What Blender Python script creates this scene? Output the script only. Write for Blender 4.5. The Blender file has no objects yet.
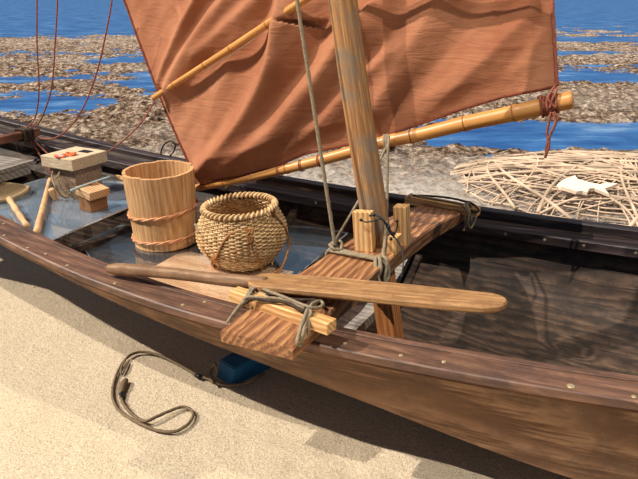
import bpy, bmesh, math, random
import numpy as np
from mathutils import Vector, Matrix, noise
random.seed(7)
scene = bpy.context.scene
COL = scene.collection
PI = math.pi
# ------------------------------------------------------------------ camera model
F = 640.0; PITCH = math.radians(21); CZ = 1.47
cam_d = bpy.data.cameras.new('camera'); cam = bpy.data.objects.new('camera', cam_d); COL.objects.link(cam)
cam.location = (0, 0, CZ); cam.rotation_euler = (math.radians(90) - PITCH, 0, 0)
cam_d.sensor_width = 36; cam_d.lens = 36 * F / 638; cam_d.clip_end = 1000
scene.camera = cam
scene.view_settings.view_transform = 'Standard'; scene.view_settings.look = 'None'
scene.view_settings.gamma = 1; scene.view_settings.use_curve_mapping = False
scene.view_settings.exposure = 0.12

def ray(x, y):
    u = (x - 319) / F; v = (y - 239.5) / F
    return Vector((u, math.cos(PITCH) - v * math.sin(PITCH), -(math.sin(PITCH) + v * math.cos(PITCH))))
ANG = math.radians(25); CX, CY = .19, 2.37
AX = Vector((math.cos(ANG), -math.sin(ANG), 0)); NX = Vector((math.sin(ANG), math.cos(ANG), 0))
def B(s, n, z): return Vector((CX, CY, 0)) + AX * s + NX * n + Vector((0, 0, z))
def toB(p):
    q = Vector((p[0] - CX, p[1] - CY, 0)); return (q.dot(AX), q.dot(NX), p[2])
def at(x, y, z):
    r = ray(x, y); t = (z - CZ) / r.z; return Vector((0, 0, CZ)) + r * t
def atb(x, y, z): return toB(at(x, y, z))
def atn(x, y, n):                       # point of the boat-parallel vertical plane at offset n
    r = ray(x, y); o = Vector((0, 0, CZ)); d = (n - toB(o)[1]) / r.dot(NX); return o + r * d
def lerp(a, b, t): return a + (b - a) * t
def interp(L, x):
    if x <= L[0][0]: i = 0
    elif x >= L[-1][0]: i = len(L) - 2
    else:
        i = max(k for k in range(len(L) - 1) if L[k][0] <= x)
    (x0, y0), (x1, y1) = L[i][:2], L[i + 1][:2]
    return y0 + (y1 - y0) * (x - x0) / (x1 - x0)
def smooth(L, x, h=.25):
    return sum(interp(L, min(max(x + d * h, L[0][0]), L[-1][0])) * w for d, w in ((-1, .25), (-.5, .2), (0, .1), (.5, .2), (1, .25)))

# ------------------------------------------------------------------ materials
def nd(nt, t, **k):
    n = nt.nodes.new(t)
    for a, b in k.items():
        if a in n.inputs: n.inputs[a].default_value = b
        else: setattr(n, a, b)
    return n
def newmat(name, rough=.6, spec=.3):
    m = bpy.data.materials.new(name); m.use_nodes = True
    nt = m.node_tree; b = nt.nodes['Principled BSDF']
    b.inputs['Roughness'].default_value = rough
    b.inputs['Specular IOR Level'].default_value = spec
    return m, nt, b
def ramp(nt, stops):
    r = nt.nodes.new('ShaderNodeValToRGB'); e = r.color_ramp.elements
    while len(e) < len(stops): e.new(.5)
    for i, (p, c) in enumerate(stops):
        e[i].position = p; e[i].color = (*c, 1) if len(c) == 3 else c
    return r
def srgb(r, g, b):
    f = lambda c: (c / 255 / 12.92) if c <= 10 else ((c / 255 + .055) / 1.055) ** 2.4
    return (f(r), f(g), f(b))
def bump(nt, b, src, strength=.3, dist=.01):
    bp = nd(nt, 'ShaderNodeBump', Strength=strength, Distance=dist)
    nt.links.new(src, bp.inputs['Height']); nt.links.new(bp.outputs[0], b.inputs['Normal']); return bp
def wood(name, dark, mid, light, grain=(1.2, 16, 16), rings=9, distort=5, rough=.6, spec=.3, bstr=.35, contrast=.5, knots=0, blotch=0, blotchcol=(.05, .04, .035)):
    """long grain along the object's own X: stretched noise lines over wavy rings"""
    m, nt, b = newmat(name, rough, spec); L = nt.links.new
    tc = nd(nt, 'ShaderNodeTexCoord'); mp = nd(nt, 'ShaderNodeMapping'); mp.inputs['Scale'].default_value = grain
    L(tc.outputs['Object'], mp.inputs[0])
    fine = nd(nt, 'ShaderNodeTexNoise', Scale=6.0, Detail=6.0, Roughness=.65); L(mp.outputs[0], fine.inputs[0])
    mp2 = nd(nt, 'ShaderNodeMapping'); mp2.inputs['Scale'].default_value = (1.0, 3.0, 3.0)
    L(tc.outputs['Object'], mp2.inputs[0])
    warp = nd(nt, 'ShaderNodeTexNoise', Scale=2.0, Detail=2.0, Roughness=.45); L(mp2.outputs[0], warp.inputs[0])
    val = warp.outputs[0]
    if knots:
        vo = nd(nt, 'ShaderNodeTexVoronoi', Scale=knots); mpk = nd(nt, 'ShaderNodeMapping'); mpk.inputs['Scale'].default_value = (1, 1.7, 1.7); mpk.inputs['Location'].default_value = (.3, .2, .7)
        L(tc.outputs['Object'], mpk.inputs[0]); L(mpk.outputs[0], vo.inputs[0])
        kr = nd(nt, 'ShaderNodeMapRange', **{'From Min': .0, 'From Max': .34, 'To Min': 1.0, 'To Max': 0.0}); kr.interpolation_type = 'SMOOTHERSTEP'
        L(vo.outputs['Distance'], kr.inputs[0])
        ad = nd(nt, 'ShaderNodeMath', operation='MULTIPLY_ADD'); ad.inputs[1].default_value = .9
        L(kr.outputs[0], ad.inputs[0]); L(val, ad.inputs[2]); val = ad.outputs[0]
    sxyz = nd(nt, 'ShaderNodeSeparateXYZ'); L(tc.outputs['Object'], sxyz.inputs[0])
    yz = nd(nt, 'ShaderNodeMath', operation='MULTIPLY_ADD'); yz.inputs[1].default_value = .83; L(sxyz.outputs[2], yz.inputs[0]); L(sxyz.outputs[1], yz.inputs[2])
    lin = nd(nt, 'ShaderNodeMath', operation='MULTIPLY'); lin.inputs[1].default_value = rings * 6.283; L(yz.outputs[0], lin.inputs[0])
    mul = nd(nt, 'ShaderNodeMath', operation='MULTIPLY_ADD'); mul.inputs[1].default_value = distort; L(val, mul.inputs[0]); L(lin.outputs[0], mul.inputs[2])
    irr = nd(nt, 'ShaderNodeMath', operation='MULTIPLY_ADD'); irr.inputs[1].default_value = 7.0; L(fine.outputs[0], irr.inputs[0]); L(mul.outputs[0], irr.inputs[2])
    sn = nd(nt, 'ShaderNodeMath', operation='SINE'); L(irr.outputs[0], sn.inputs[0])
    mr = nd(nt, 'ShaderNodeMapRange', **{'From Min': -1.0, 'From Max': 1.0}); L(sn.outputs[0], mr.inputs[0])
    mx = nd(nt, 'ShaderNodeMix'); mx.inputs[0].default_value = contrast
    L(fine.outputs[0], mx.inputs[2]); L(mr.outputs[0], mx.inputs[3])
    rp = ramp(nt, [(.22, dark), (.5, mid), (.75, light)]); L(mx.outputs[0], rp.inputs[0])
    col = rp.outputs[0]
    if knots:
        kk = nd(nt, 'ShaderNodeMapRange', **{'From Min': .72, 'From Max': .93, 'To Min': 0.0, 'To Max': .8}); L(kr.outputs[0], kk.inputs[0])
        mk = nd(nt, 'ShaderNodeMix', data_type='RGBA'); mk.inputs['B'].default_value = (*[c * .6 for c in dark], 1); L(kk.outputs[0], mk.inputs[0]); L(col, mk.inputs['A']); col = mk.outputs['Result']
    if blotch:
        bn = nd(nt, 'ShaderNodeTexNoise', Scale=blotch, Detail=5.0, Roughness=.7); L(tc.outputs['Object'], bn.inputs[0])
        br = ramp(nt, [(.45, (0, 0, 0)), (.62, (1, 1, 1))]); L(bn.outputs[0], br.inputs[0])
        mc = nd(nt, 'ShaderNodeMix', data_type='RGBA'); mc.inputs['B'].default_value = (*blotchcol, 1)
        ml = nd(nt, 'ShaderNodeMath', operation='MULTIPLY'); ml.inputs[1].default_value = .7; L(br.outputs[0], ml.inputs[0])
        L(ml.outputs[0], mc.inputs[0]); L(col, mc.inputs['A']); col = mc.outputs['Result']
    L(col, b.inputs['Base Color'])
    bump(nt, b, mx.outputs[0], bstr, .004)
    return m
def plain(name, col, rough=.6, spec=.3, var=.15, scale=30, bstr=.2):
    m, nt, b = newmat(name, rough, spec); L = nt.links.new
    tc = nd(nt, 'ShaderNodeTexCoord'); n = nd(nt, 'ShaderNodeTexNoise', Scale=scale, Detail=5.0); L(tc.outputs['Object'], n.inputs[0])
    rp = ramp(nt, [(.3, tuple(c * (1 - var) for c in col)), (.7, tuple(min(1, c * (1 + var)) for c in col))]); L(n.outputs[0], rp.inputs[0])
    L(rp.outputs[0], b.inputs['Base Color']); bump(nt, b, n.outputs[0], bstr, .003); return m

M = {}
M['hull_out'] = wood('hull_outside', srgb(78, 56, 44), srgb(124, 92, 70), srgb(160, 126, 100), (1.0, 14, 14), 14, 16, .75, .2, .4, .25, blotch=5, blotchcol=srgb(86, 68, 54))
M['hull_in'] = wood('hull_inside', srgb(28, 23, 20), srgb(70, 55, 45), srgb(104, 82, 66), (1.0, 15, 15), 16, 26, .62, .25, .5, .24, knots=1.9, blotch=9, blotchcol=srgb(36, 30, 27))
M['cap'] = wood('gunwale_wood', srgb(58, 40, 33), srgb(106, 76, 60), srgb(144, 108, 86), (1.2, 18, 18), 20, 8, .5, .4, .3, .15, blotch=5, blotchcol=srgb(72, 54, 48))
M['cap_dark'] = wood('dark_rail_wood', srgb(28, 21, 21), srgb(58, 46, 45), srgb(92, 78, 76), (1.2, 20, 20), 20, 8, .5, .4, .3, .2)
M['rub'] = wood('rubbing_strip_wood', srgb(60, 36, 24), srgb(100, 64, 42), srgb(136, 94, 64), (1.2, 18, 18), 20, 8, .6, .3, .3, .25)
M['beam'] = wood('striped_beam_wood', srgb(74, 46, 32), srgb(138, 92, 60), srgb(196, 146, 98), (1.2, 20, 20), 34, 24, .5, .4, .4, .22, knots=1.6)
M['cleat'] = wood('pale_pine', srgb(170, 120, 70), srgb(204, 156, 100), srgb(230, 192, 138), (1.5, 14, 14), 60, 10, .55, .35, .25, .35)
M['mast'] = wood('weathered_mast_wood', srgb(84, 66, 52), srgb(166, 118, 74), srgb(206, 160, 106), (1.0, 24, 24), 30, 8, .65, .3, .9, .15, blotch=10, blotchcol=srgb(128, 118, 104))
M['foot'] = wood('mast_foot_wood', srgb(140, 80, 42), srgb(186, 118, 66), srgb(214, 150, 96), (1.2, 14, 14), 50, 8, .6, .3, .3, .3)
M['paddle'] = wood('paddle_wood', srgb(104, 76, 50), srgb(156, 116, 76), srgb(190, 150, 104), (1.5, 18, 30), 40, 10, .65, .25, .6, .08, blotch=16, blotchcol=srgb(126, 92, 60))
M['shaft'] = wood('paddle_shaft_wood', srgb(90, 68, 50), srgb(138, 106, 78), srgb(174, 140, 108), (2, 18, 18), 40, 8, .6, .3, .4, .15, blotch=10, blotchcol=srgb(106, 76, 54))
M['stave'] = wood('cedar_staves', srgb(152, 108, 66), srgb(198, 152, 104), srgb(226, 184, 138), (1, 16, 16), 40, 14, .6, .25, .35, .18)
M['stave_in'] = wood('cedar_inside', srgb(110, 76, 48), srgb(160, 118, 78), srgb(190, 150, 104), (1, 14, 14), 40, 8, .7, .2, .35, .3)
M['ply'] = wood('plywood', srgb(206, 150, 100), srgb(234, 184, 136), srgb(244, 204, 160), (1, 12, 12), 9, 12, .6, .25, .15, .3)
M['grey'] = wood('weathered_grey_boards', srgb(78, 72, 68), srgb(136, 128, 120), srgb(176, 166, 154), (1.3, 22, 22), 30, 8, .8, .15, .6, .2)
M['box'] = wood('old_box_wood', srgb(84, 68, 56), srgb(146, 122, 100), srgb(188, 162, 136), (2.5, 30, 30), 40, 8, .8, .15, .6, .05, blotch=14, blotchcol=srgb(96, 78, 62))
M['boxlid'] = wood('pale_box_lid_wood', srgb(140, 120, 96), srgb(196, 174, 144), srgb(226, 206, 176), (2.5, 30, 30), 40, 8, .8, .15, .6, .05)
M['stick'] = plain('peeled_stick', srgb(206, 166, 122), .6, .3, .2, 20)
M['block'] = wood('block_wood', srgb(150, 112, 78), srgb(194, 154, 114), srgb(218, 182, 142), (4, 40, 40), 60, 8, .7, .2, .3, .3)
M['bronze_cane'] = plain('reddish_cane_hoop', srgb(196, 138, 96), .5, .4, .25, 60, .4)
M['rope'] = plain('grey_hemp', srgb(138, 124, 102), .85, .1, .3, 140, .5)
M['rope_dark'] = plain('dark_cord', srgb(66, 54, 46), .8, .1, .3, 120, .5)
M['rope_red'] = plain('red_brown_cord', srgb(142, 84, 68), .8, .1, .25, 120, .5)
M['rope_sand'] = plain('brown_line', srgb(116, 98, 76), .8, .15, .3, 120, .4)
M['black'] = plain('black_cord', srgb(22, 22, 28), .5, .3, .1, 40)
M['tan_rope'] = plain('tan_basket_cord', srgb(158, 108, 64), .75, .2, .3, 120, .5)
M['brass'] = plain('dull_metal_fixing', srgb(176, 158, 122), .4, .5, .15, 60)
M['brass'].node_tree.nodes['Principled BSDF'].inputs['Metallic'].default_value = .4
M['blue'] = plain('blue_paint', srgb(30, 92, 132), .5, .4, .2, 12, .1)
M['orange'] = plain('orange_shell', srgb(214, 96, 40), .4, .5, .25, 60)
M['pearl'] = plain('blue_shell_lining', srgb(150, 190, 214), .3, .5, .2, 60)
M['fish'] = plain('dried_white_fish', srgb(236, 218, 196), .6, .3, .06, 30)
M['twig'] = plain('bleached_twigs', srgb(192, 168, 144), .7, .2, .4, 5, .2)
M['net'] = plain('grey_netting', srgb(150, 128, 98), .9, .1, .2, 60)
M['palestick'] = plain('pale_blue_stick', srgb(150, 170, 172), .5, .3, .1, 40)

def bamboo_mat(name, c1, c2):
    m, nt, b = newmat(name, .38, .5); L = nt.links.new
    tc = nd(nt, 'ShaderNodeTexCoord'); mp = nd(nt, 'ShaderNodeMapping'); mp.inputs['Scale'].default_value = (2, 30, 30); L(tc.outputs['Object'], mp.inputs[0])
    n = nd(nt, 'ShaderNodeTexNoise', Scale=2.0, Detail=5.0); L(mp.outputs[0], n.inputs[0])
    rp = ramp(nt, [(.3, c1), (.7, c2)]); L(n.outputs[0], rp.inputs[0]); L(rp.outputs[0], b.inputs['Base Color']); return m
M['bamboo'] = bamboo_mat('yellow_bamboo', srgb(180, 118, 56), srgb(216, 158, 88))
M['node'] = plain('bamboo_node', srgb(160, 96, 46), .5, .3, .2, 60)

def basket_mat():
    m, nt, b = newmat('split_cane_weave', .6, .3); L = nt.links.new
    tc = nd(nt, 'ShaderNodeTexCoord'); n = nd(nt, 'ShaderNodeTexNoise', Scale=38.0, Detail=4.0); L(tc.outputs['Object'], n.inputs[0])
    rp = ramp(nt, [(.3, srgb(160, 122, 78)), (.55, srgb(206, 172, 124)), (.75, srgb(230, 204, 160))]); L(n.outputs[0], rp.inputs[0])
    L(rp.outputs[0], b.inputs['Base Color']); return m
M['cane'] = basket_mat()

def sail_mat():
    m, nt, b = newmat('tanned_canvas', .85, .1); L = nt.links.new
    tc = nd(nt, 'ShaderNodeTexCoord')
    n = nd(nt, 'ShaderNodeTexNoise', Scale=2.5, Detail=6.0, Roughness=.6); L(tc.outputs['Object'], n.inputs[0])
    rp = ramp(nt, [(.3, srgb(154, 96, 68)), (.7, srgb(192, 134, 100))]); L(n.outputs[0], rp.inputs[0]); L(rp.outputs[0], b.inputs['Base Color'])
    mp = nd(nt, 'ShaderNodeMapping'); mp.inputs['Scale'].default_value = (3, 3, 14); mp.inputs['Rotation'].default_value = (0, .9, 0); L(tc.outputs['Object'], mp.inputs[0])
    cr = nd(nt, 'ShaderNodeTexNoise', Scale=1.6, Detail=7.0, Roughness=.6, Distortion=1.2); L(mp.outputs[0], cr.inputs[0])
    wv = nd(nt, 'ShaderNodeTexNoise', Scale=260.0, Detail=2.0); L(tc.outputs['Object'], wv.inputs[0])
    b1 = nd(nt, 'ShaderNodeBump', Strength=.35, Distance=.02); L(cr.outputs[0], b1.inputs['Height'])
    b2 = nd(nt, 'ShaderNodeBump', Strength=.25, Distance=.002); L(wv.outputs[0], b2.inputs['Height']); L(b1.outputs[0], b2.inputs['Normal'])
    L(b2.outputs[0], b.inputs['Normal'])
    tr = nd(nt, 'ShaderNodeBsdfTranslucent'); tr.inputs[0].default_value = (*srgb(190, 96, 56), 1)
    mx = nd(nt, 'ShaderNodeMixShader'); mx.inputs[0].default_value = .15
    L(b.outputs[0], mx.inputs[1]); L(tr.outputs[0], mx.inputs[2]); L(mx.outputs[0], nt.nodes['Material Output'].inputs[0]); return m
M['sail'] = sail_mat()
M['sail_hem'] = plain('dark_sail_hem', srgb(112, 58, 42), .85, .1, .25, 40, .4)

def pane_mat(blue_sheen=.03):
    m, nt, b = newmat('clear_sheet', .03, .5); L = nt.links.new
    b.inputs['Base Color'].default_value = (.55, .62, .68, 1); b.inputs['Roughness'].default_value = .05
    fr = nd(nt, 'ShaderNodeFresnel', IOR=1.6)
    gl = nd(nt, 'ShaderNodeBsdfGlossy', Roughness=.04); gl.inputs[0].default_value = (.9, .95, 1, 1)
    tr = nd(nt, 'ShaderNodeBsdfTransparent'); tr.inputs[0].default_value = (.95, .97, .98, 1)
    gm = nd(nt, 'ShaderNodeNewGeometry'); ff = nd(nt, 'ShaderNodeMath', operation='SUBTRACT'); ff.inputs[0].default_value = 1; L(gm.outputs['Backfacing'], ff.inputs[1])
    f2 = nd(nt, 'ShaderNodeMath', operation='MULTIPLY'); L(fr.outputs[0], f2.inputs[0]); L(ff.outputs[0], f2.inputs[1])
    ml = nd(nt, 'ShaderNodeMath', operation='MULTIPLY_ADD'); ml.inputs[1].default_value = 2.1; ml.inputs[2].default_value = .0; ml.use_clamp = True
    L(f2.outputs[0], ml.inputs[0])
    mx = nd(nt, 'ShaderNodeMixShader'); L(ml.outputs[0], mx.inputs[0]); L(tr.outputs[0], mx.inputs[1]); L(gl.outputs[0], mx.inputs[2])
    df = nd(nt, 'ShaderNodeBsdfDiffuse'); df.inputs[0].default_value = (.42, .55, .70, 1)  # flat blue mixed in as a painted reflection
    m2 = nd(nt, 'ShaderNodeMixShader'); m2.inputs[0].default_value = blue_sheen; L(mx.outputs[0], m2.inputs[1]); L(df.outputs[0], m2.inputs[2])
    L(m2.outputs[0], nt.nodes['Material Output'].inputs[0]); return m
M['pane'] = pane_mat(.03); M['pane_painted_sheen'] = pane_mat(.17)  # second sheet gets more blue, painting its bright reflection into the colour
M['pane_edge_glint'] = plain('pane_edge_glint', srgb(225, 238, 250), .3, .5, .05)  # highlight along the sheet edges painted as a pale base colour

def sand_mat():
    m, nt, b = newmat('coarse_sand', .95, .05); L = nt.links.new
    tc = nd(nt, 'ShaderNodeTexCoord')
    n1 = nd(nt, 'ShaderNodeTexNoise', Scale=170.0, Detail=3.0, Roughness=.7); L(tc.outputs['Object'], n1.inputs[0])
    r1 = ramp(nt, [(.3, srgb(150, 128, 100)), (.45, srgb(202, 184, 156)), (.6, srgb(218, 202, 174)), (.75, srgb(240, 228, 206))]); L(n1.outputs[0], r1.inputs[0])
    v = nd(nt, 'ShaderNodeTexVoronoi', Scale=85.0); L(tc.outputs['Object'], v.inputs[0])
    r2 = ramp(nt, [(.10, (1, 1, 1)), (.17, (0, 0, 0))]); L(v.outputs['Distance'], r2.inputs[0])
    n3 = nd(nt, 'ShaderNodeTexNoise', Scale=30.0); L(tc.outputs['Object'], n3.inputs[0])
    r3 = ramp(nt, [(.52, (0, 0, 0)), (.6, (1, 1, 1))]); L(n3.outputs[0], r3.inputs[0])
    mm = nd(nt, 'ShaderNodeMath', operation='MULTIPLY'); L(r2.outputs[0], mm.inputs[0]); L(r3.outputs[0], mm.inputs[1])
    mc = nd(nt, 'ShaderNodeMix', data_type='RGBA'); mc.inputs['B'].default_value = (*srgb(96, 80, 62), 1)
    L(mm.outputs[0], mc.inputs[0]); L(r1.outputs[0], mc.inputs['A']); L(mc.outputs['Result'], b.inputs['Base Color'])
    n4 = nd(nt, 'ShaderNodeTexNoise', Scale=60.0, Detail=6.0, Roughness=.75); L(tc.outputs['Object'], n4.inputs[0])
    bump(nt, b, n4.outputs[0], .8, .012); return m
M['sand'] = sand_mat()

def flat_mat():
    m, nt, b = newmat('weedy_tidal_rock', .9, .1); L = nt.links.new
    tc = nd(nt, 'ShaderNodeTexCoord'); at_ = nd(nt, 'ShaderNodeAttribute', attribute_name='kind')
    sp = nd(nt, 'ShaderNodeSeparateColor'); L(at_.outputs['Color'], sp.inputs[0])
    mp = nd(nt, 'ShaderNodeMapping'); mp.inputs['Scale'].default_value = (1, 1.0, 1); L(tc.outputs['Object'], mp.inputs[0])
    n1 = nd(nt, 'ShaderNodeTexNoise', Scale=11.0, Detail=9.0, Roughness=.85); L(mp.outputs[0], n1.inputs[0])
    rock = ramp(nt, [(.41, srgb(26, 21, 18)), (.47, srgb(94, 72, 56)), (.53, srgb(166, 140, 116)), (.61, srgb(234, 220, 204))]); L(n1.outputs[0], rock.inputs[0])
    n2 = nd(nt, 'ShaderNodeTexNoise', Scale=14.0, Detail=8.0, Roughness=.75); L(mp.outputs[0], n2.inputs[0])
    pale = ramp(nt, [(.36, srgb(110, 84, 68)), (.44, srgb(214, 198, 182)), (.56, srgb(248, 242, 234))]); L(n2.outputs[0], pale.inputs[0])
    mc = nd(nt, 'ShaderNodeMix', data_type='RGBA'); L(sp.outputs[0], mc.inputs[0]); L(rock.outputs[0], mc.inputs['A']); L(pale.outputs[0], mc.inputs['B'])
    L(mc.outputs['Result'], b.inputs['Base Color'])
    bump(nt, b, n1.outputs[0], 1.0, .06); return m
M['flat'] = flat_mat()

def water_mat():
    m, nt, b = newmat('shallow_blue_water', .3, .12); L = nt.links.new
    tc = nd(nt, 'ShaderNodeTexCoord'); mp = nd(nt, 'ShaderNodeMapping'); mp.inputs['Scale'].default_value = (.6, 1.6, 1); L(tc.outputs['Object'], mp.inputs[0])
    n = nd(nt, 'ShaderNodeTexNoise', Scale=1.2, Detail=6.0, Roughness=.7); L(mp.outputs[0], n.inputs[0])
    rp = ramp(nt, [(.35, srgb(14, 62, 122)), (.55, srgb(50, 100, 156)), (.75, srgb(140, 170, 196))]); L(n.outputs[0], rp.inputs[0])
    L(rp.outputs[0], b.inputs['Base Color'])
    n2 = nd(nt, 'ShaderNodeTexNoise', Scale=9.0, Detail=5.0); L(mp.outputs[0], n2.inputs[0]); bump(nt, b, n2.outputs[0], .5, .03); return m
M['water'] = water_mat()

# ------------------------------------------------------------------ object helpers
def link(name, me, mat, parent=None, loc=None, rot=None, smooth_=False):
    o = bpy.data.objects.new(name, me); COL.objects.link(o)
    for mm in (mat if isinstance(mat, (list, tuple)) else [mat]): me.materials.append(mm)
    if parent: o.parent = parent
    if loc is not None: o.location = loc
    if rot is not None: o.rotation_euler = rot
    if smooth_:
        for p in me.polygons: p.use_smooth = True
    return o
def mesh(name, vs, fs):
    me = bpy.data.meshes.new(name); me.from_pydata([tuple(v) for v in vs], [], fs); me.update(); return me
def tag(o, label, cat, group=None, kind=None):
    o['label'] = label; o['category'] = cat
    if group: o['group'] = group
    if kind: o['kind'] = kind
    return o
def empty(name, loc, rz=0.0, rot=None):
    o = bpy.data.objects.new(name, None); COL.objects.link(o); o.location = loc
    o.rotation_euler = rot if rot else (0, 0, rz); o.empty_display_size = .05; return o
def boxbm(bm, c, size, rot=None, bev=0.0, taper=None):
    sx, sy, sz = [d / 2 for d in size]; vs = []
    for z in (-1, 1):
        for x, y in ((-1, -1), (1, -1), (1, 1), (-1, 1)):
            k = taper if (taper and z < 0) else 1
            p = Vector((x * sx * k, y * sy * k, z * sz))
            if rot: p = rot @ p
            vs.append(bm.verts.new(p + Vector(c)))
    fs = [(3, 2, 1, 0), (4, 5, 6, 7), (0, 1, 5, 4), (1, 2, 6, 5), (2, 3, 7, 6), (3, 0, 4, 7)]
    faces = [bm.faces.new([vs[i] for i in f]) for f in fs]
    if bev:
        es = list({e for f in faces for e in f.edges}); bmesh.ops.bevel(bm, geom=es, offset=bev, segments=2, affect='EDGES', profile=.6)
def box(name, c, size, mat, parent=None, bev=.003, rot=None, taper=None):
    bm = bmesh.new(); boxbm(bm, c, size, rot, bev, taper); me = bpy.data.meshes.new(name); bm.to_mesh(me); bm.free()
    return link(name, me, mat, parent)
def catmull(P, k=8):
    P = [Vector(p) for p in P]; out = []
    for i in range(len(P) - 1):
        p0 = P[i - 1] if i else P[0] * 2 - P[1]; p1, p2 = P[i], P[i + 1]; p3 = P[i + 2] if i + 2 < len(P) else P[-1] * 2 - P[-2]
        for j in range(k):
            t = j / k
            out.append(.5 * ((2 * p1) + (p2 - p0) * t + (2 * p0 - 5 * p1 + 4 * p2 - p3) * t * t + (3 * p1 - p0 - 3 * p2 + p3) * t ** 3))
    out.append(P[-1]); return out
def resample(P, step):
    out = [P[0]]; acc = 0
    for a, b in zip(P, P[1:]):
        d = (b - a).length
        if d < 1e-9: continue
        while acc + d >= step:
            t = (step - acc) / d; a = a.lerp(b, t); out.append(a.copy()); d = (b - a).length; acc = 0
            if d < 1e-9: break
        acc += d
    if (out[-1] - P[-1]).length > step * .3: out.append(P[-1])
    return out
def tubeverts(P, rfun, nv=10, lobes=0, pitch=.03, closed=False, vs=None, fs=None, cap=True, flat=1.0):
    vs = [] if vs is None else vs; fs = [] if fs is None else fs
    base = len(vs); up = Vector((0, 0, 1)); L = 0; prev = None; nrm = None
    n = len(P)
    for i, p in enumerate(P):
        if closed: t = (P[(i + 1) % n] - P[i - 1]).normalized()
        else: t = (P[min(i + 1, n - 1)] - P[max(i - 1, 0)])
        t = t.normalized() if t.length > 1e-9 else Vector((1, 0, 0))
        if nrm is None:
            nrm = t.orthogonal().normalized() if abs(t.z) > .9 else (up - t * up.dot(t)).normalized()
        else:
            nrm = (nrm - t * nrm.dot(t)); nrm = nrm.normalized() if nrm.length > 1e-6 else t.orthogonal().normalized()
        bi = t.cross(nrm)
        if prev is not None: L += (p - prev).length
        prev = p; r = rfun(i / max(1, n - 1)) if callable(rfun) else rfun
        for k in range(nv):
            a = 2 * PI * k / nv; rr = r
            if lobes: rr = r * (.80 + .24 * abs(math.cos((a * lobes + 2 * PI * L / pitch) / 2)))
            vs.append(p + nrm * (math.cos(a) * rr * flat) + bi * (math.sin(a) * rr))
    m = n if closed else n - 1
    for i in range(m):
        j = (i + 1) % n
        for k in range(nv):
            k2 = (k + 1) % nv
            fs.append((base + i * nv + k, base + i * nv + k2, base + j * nv + k2, base + j * nv + k))
    if cap and not closed:
        fs.append(tuple(base + k for k in range(nv))[::-1]); fs.append(tuple(base + (n - 1) * nv + k for k in range(nv)))
    return vs, fs
def rope(name, pts, r, mat, parent=None, sm=8, lobes=3, local=None, closed=False):
    P = catmull(pts, sm) if sm else [Vector(p) for p in pts]
    P = resample(P, max(r * .8, .003))
    org = Vector(local) if local is not None else (Vector((0, 0, 0)) if parent else P[0].copy())
    P = [p - org for p in P]
    vs, fs = tubeverts(P, r, 9, lobes, r * 7, closed)
    return link(name, mesh(name, vs, fs), mat, parent, None if parent and local is None else org, None, True)
def tube(name, pts, rf, mat, parent=None, sm=8, nv=12):
    P = catmull(pts, sm) if sm else [Vector(p) for p in pts]
    org = Vector((0, 0, 0)) if parent else P[0].copy(); P = [p - org for p in P]
    vs, fs = tubeverts(P, rf, nv); return link(name, mesh(name, vs, fs), mat, parent, None if parent else org, None, True)
def loops_around(c, ex, ey, ez, hw, hh, turns, width, r, seed=0):
    """rope path wound round a rectangular bar: c centre, ex along the bar, ey/ez its section half sizes hw, hh"""
    rnd = random.Random(seed); P = []
    seq = [(-1, -1), (1, -1), (1, 1), (-1, 1)]
    for t in range(turns * 4 + 1):
        a, b_ = seq[t % 4]; u = t / (turns * 4)
        P.append(Vector(c) + ex * (width * (u - .5) + rnd.uniform(-.003, .003)) + ey * (a * (hw + r)) + ez * (b_ * (hh + r)))
    out = []
    for p, q in zip(P, P[1:]):
        out += [p.lerp(q, .08), p.lerp(q, .5), p.lerp(q, .92)]
    return out

ROTB = -ANG
# ------------------------------------------------------------------ hull
W = [(-4.3, .04), (-3.8, .16), (-3.2, .32), (-2.6, .435), (-2.2, .50), (-1.8, .572), (-1.4, .63), (-1, .71), (-.6, .752), (-.2, .772), (.2, .757), (.6, .730), (1.0, .700), (1.5, .63), (2.2, .48), (2.9, .27), (3.5, .05)]
ZG = [(-4.3, 1.2), (-3.8, 1.07), (-3.2, .92), (-2.6, .80), (-2.2, .73), (-1.8, .665), (-1.4, .61), (-1, .568), (-.6, .54), (-.2, .522), (.2, .518), (.6, .522), (1.0, .535), (1.5, .56), (2.2, .63), (2.9, .73), (3.5, .84)]
ZC = [(-4.3, 1.0), (-3.2, .70), (-2.4, .55), (-1.6, .455), (-1, .40), (-.5, .345), (0, .29), (.4, .225), (.8, .14), (1.2, .12), (2.2, .22), (3.5, .5)]
w = lambda s: smooth(W, s); zg = lambda s: smooth(ZG, s); zc = lambda s: smooth(ZC, s)
S = list(np.arange(-4.3, 3.51, .1))
def chine(s): return max(w(s) - .15, w(s) * .35)
def strip(sections, closed_section=True):
    """sections: list of rings of (s, n, z); rings are joined along the boat"""
    vs = [p for r in sections for p in r]; k = len(sections[0]); fs = []
    for i in range(len(sections) - 1):
        for j in range(k if closed_section else k - 1):
            j2 = (j + 1) % k; fs.append((i * k + j, i * k + j2, (i + 1) * k + j2, (i + 1) * k + j))
    if closed_section:
        fs.append(tuple(range(k))[::-1]); fs.append(tuple((len(sections) - 1) * k + j for j in range(k)))
    return vs, fs
def fixn(me):
    bm = bmesh.new(); bm.from_mesh(me); bmesh.ops.recalc_face_normals(bm, faces=bm.faces); bm.to_mesh(me); bm.free(); return me
boat = empty('wooden_boat', (CX, CY, 0), ROTB)
tag(boat, 'long dark wooden plank boat resting on the sand with flared sides and worn gunwales', 'boat')
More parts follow.
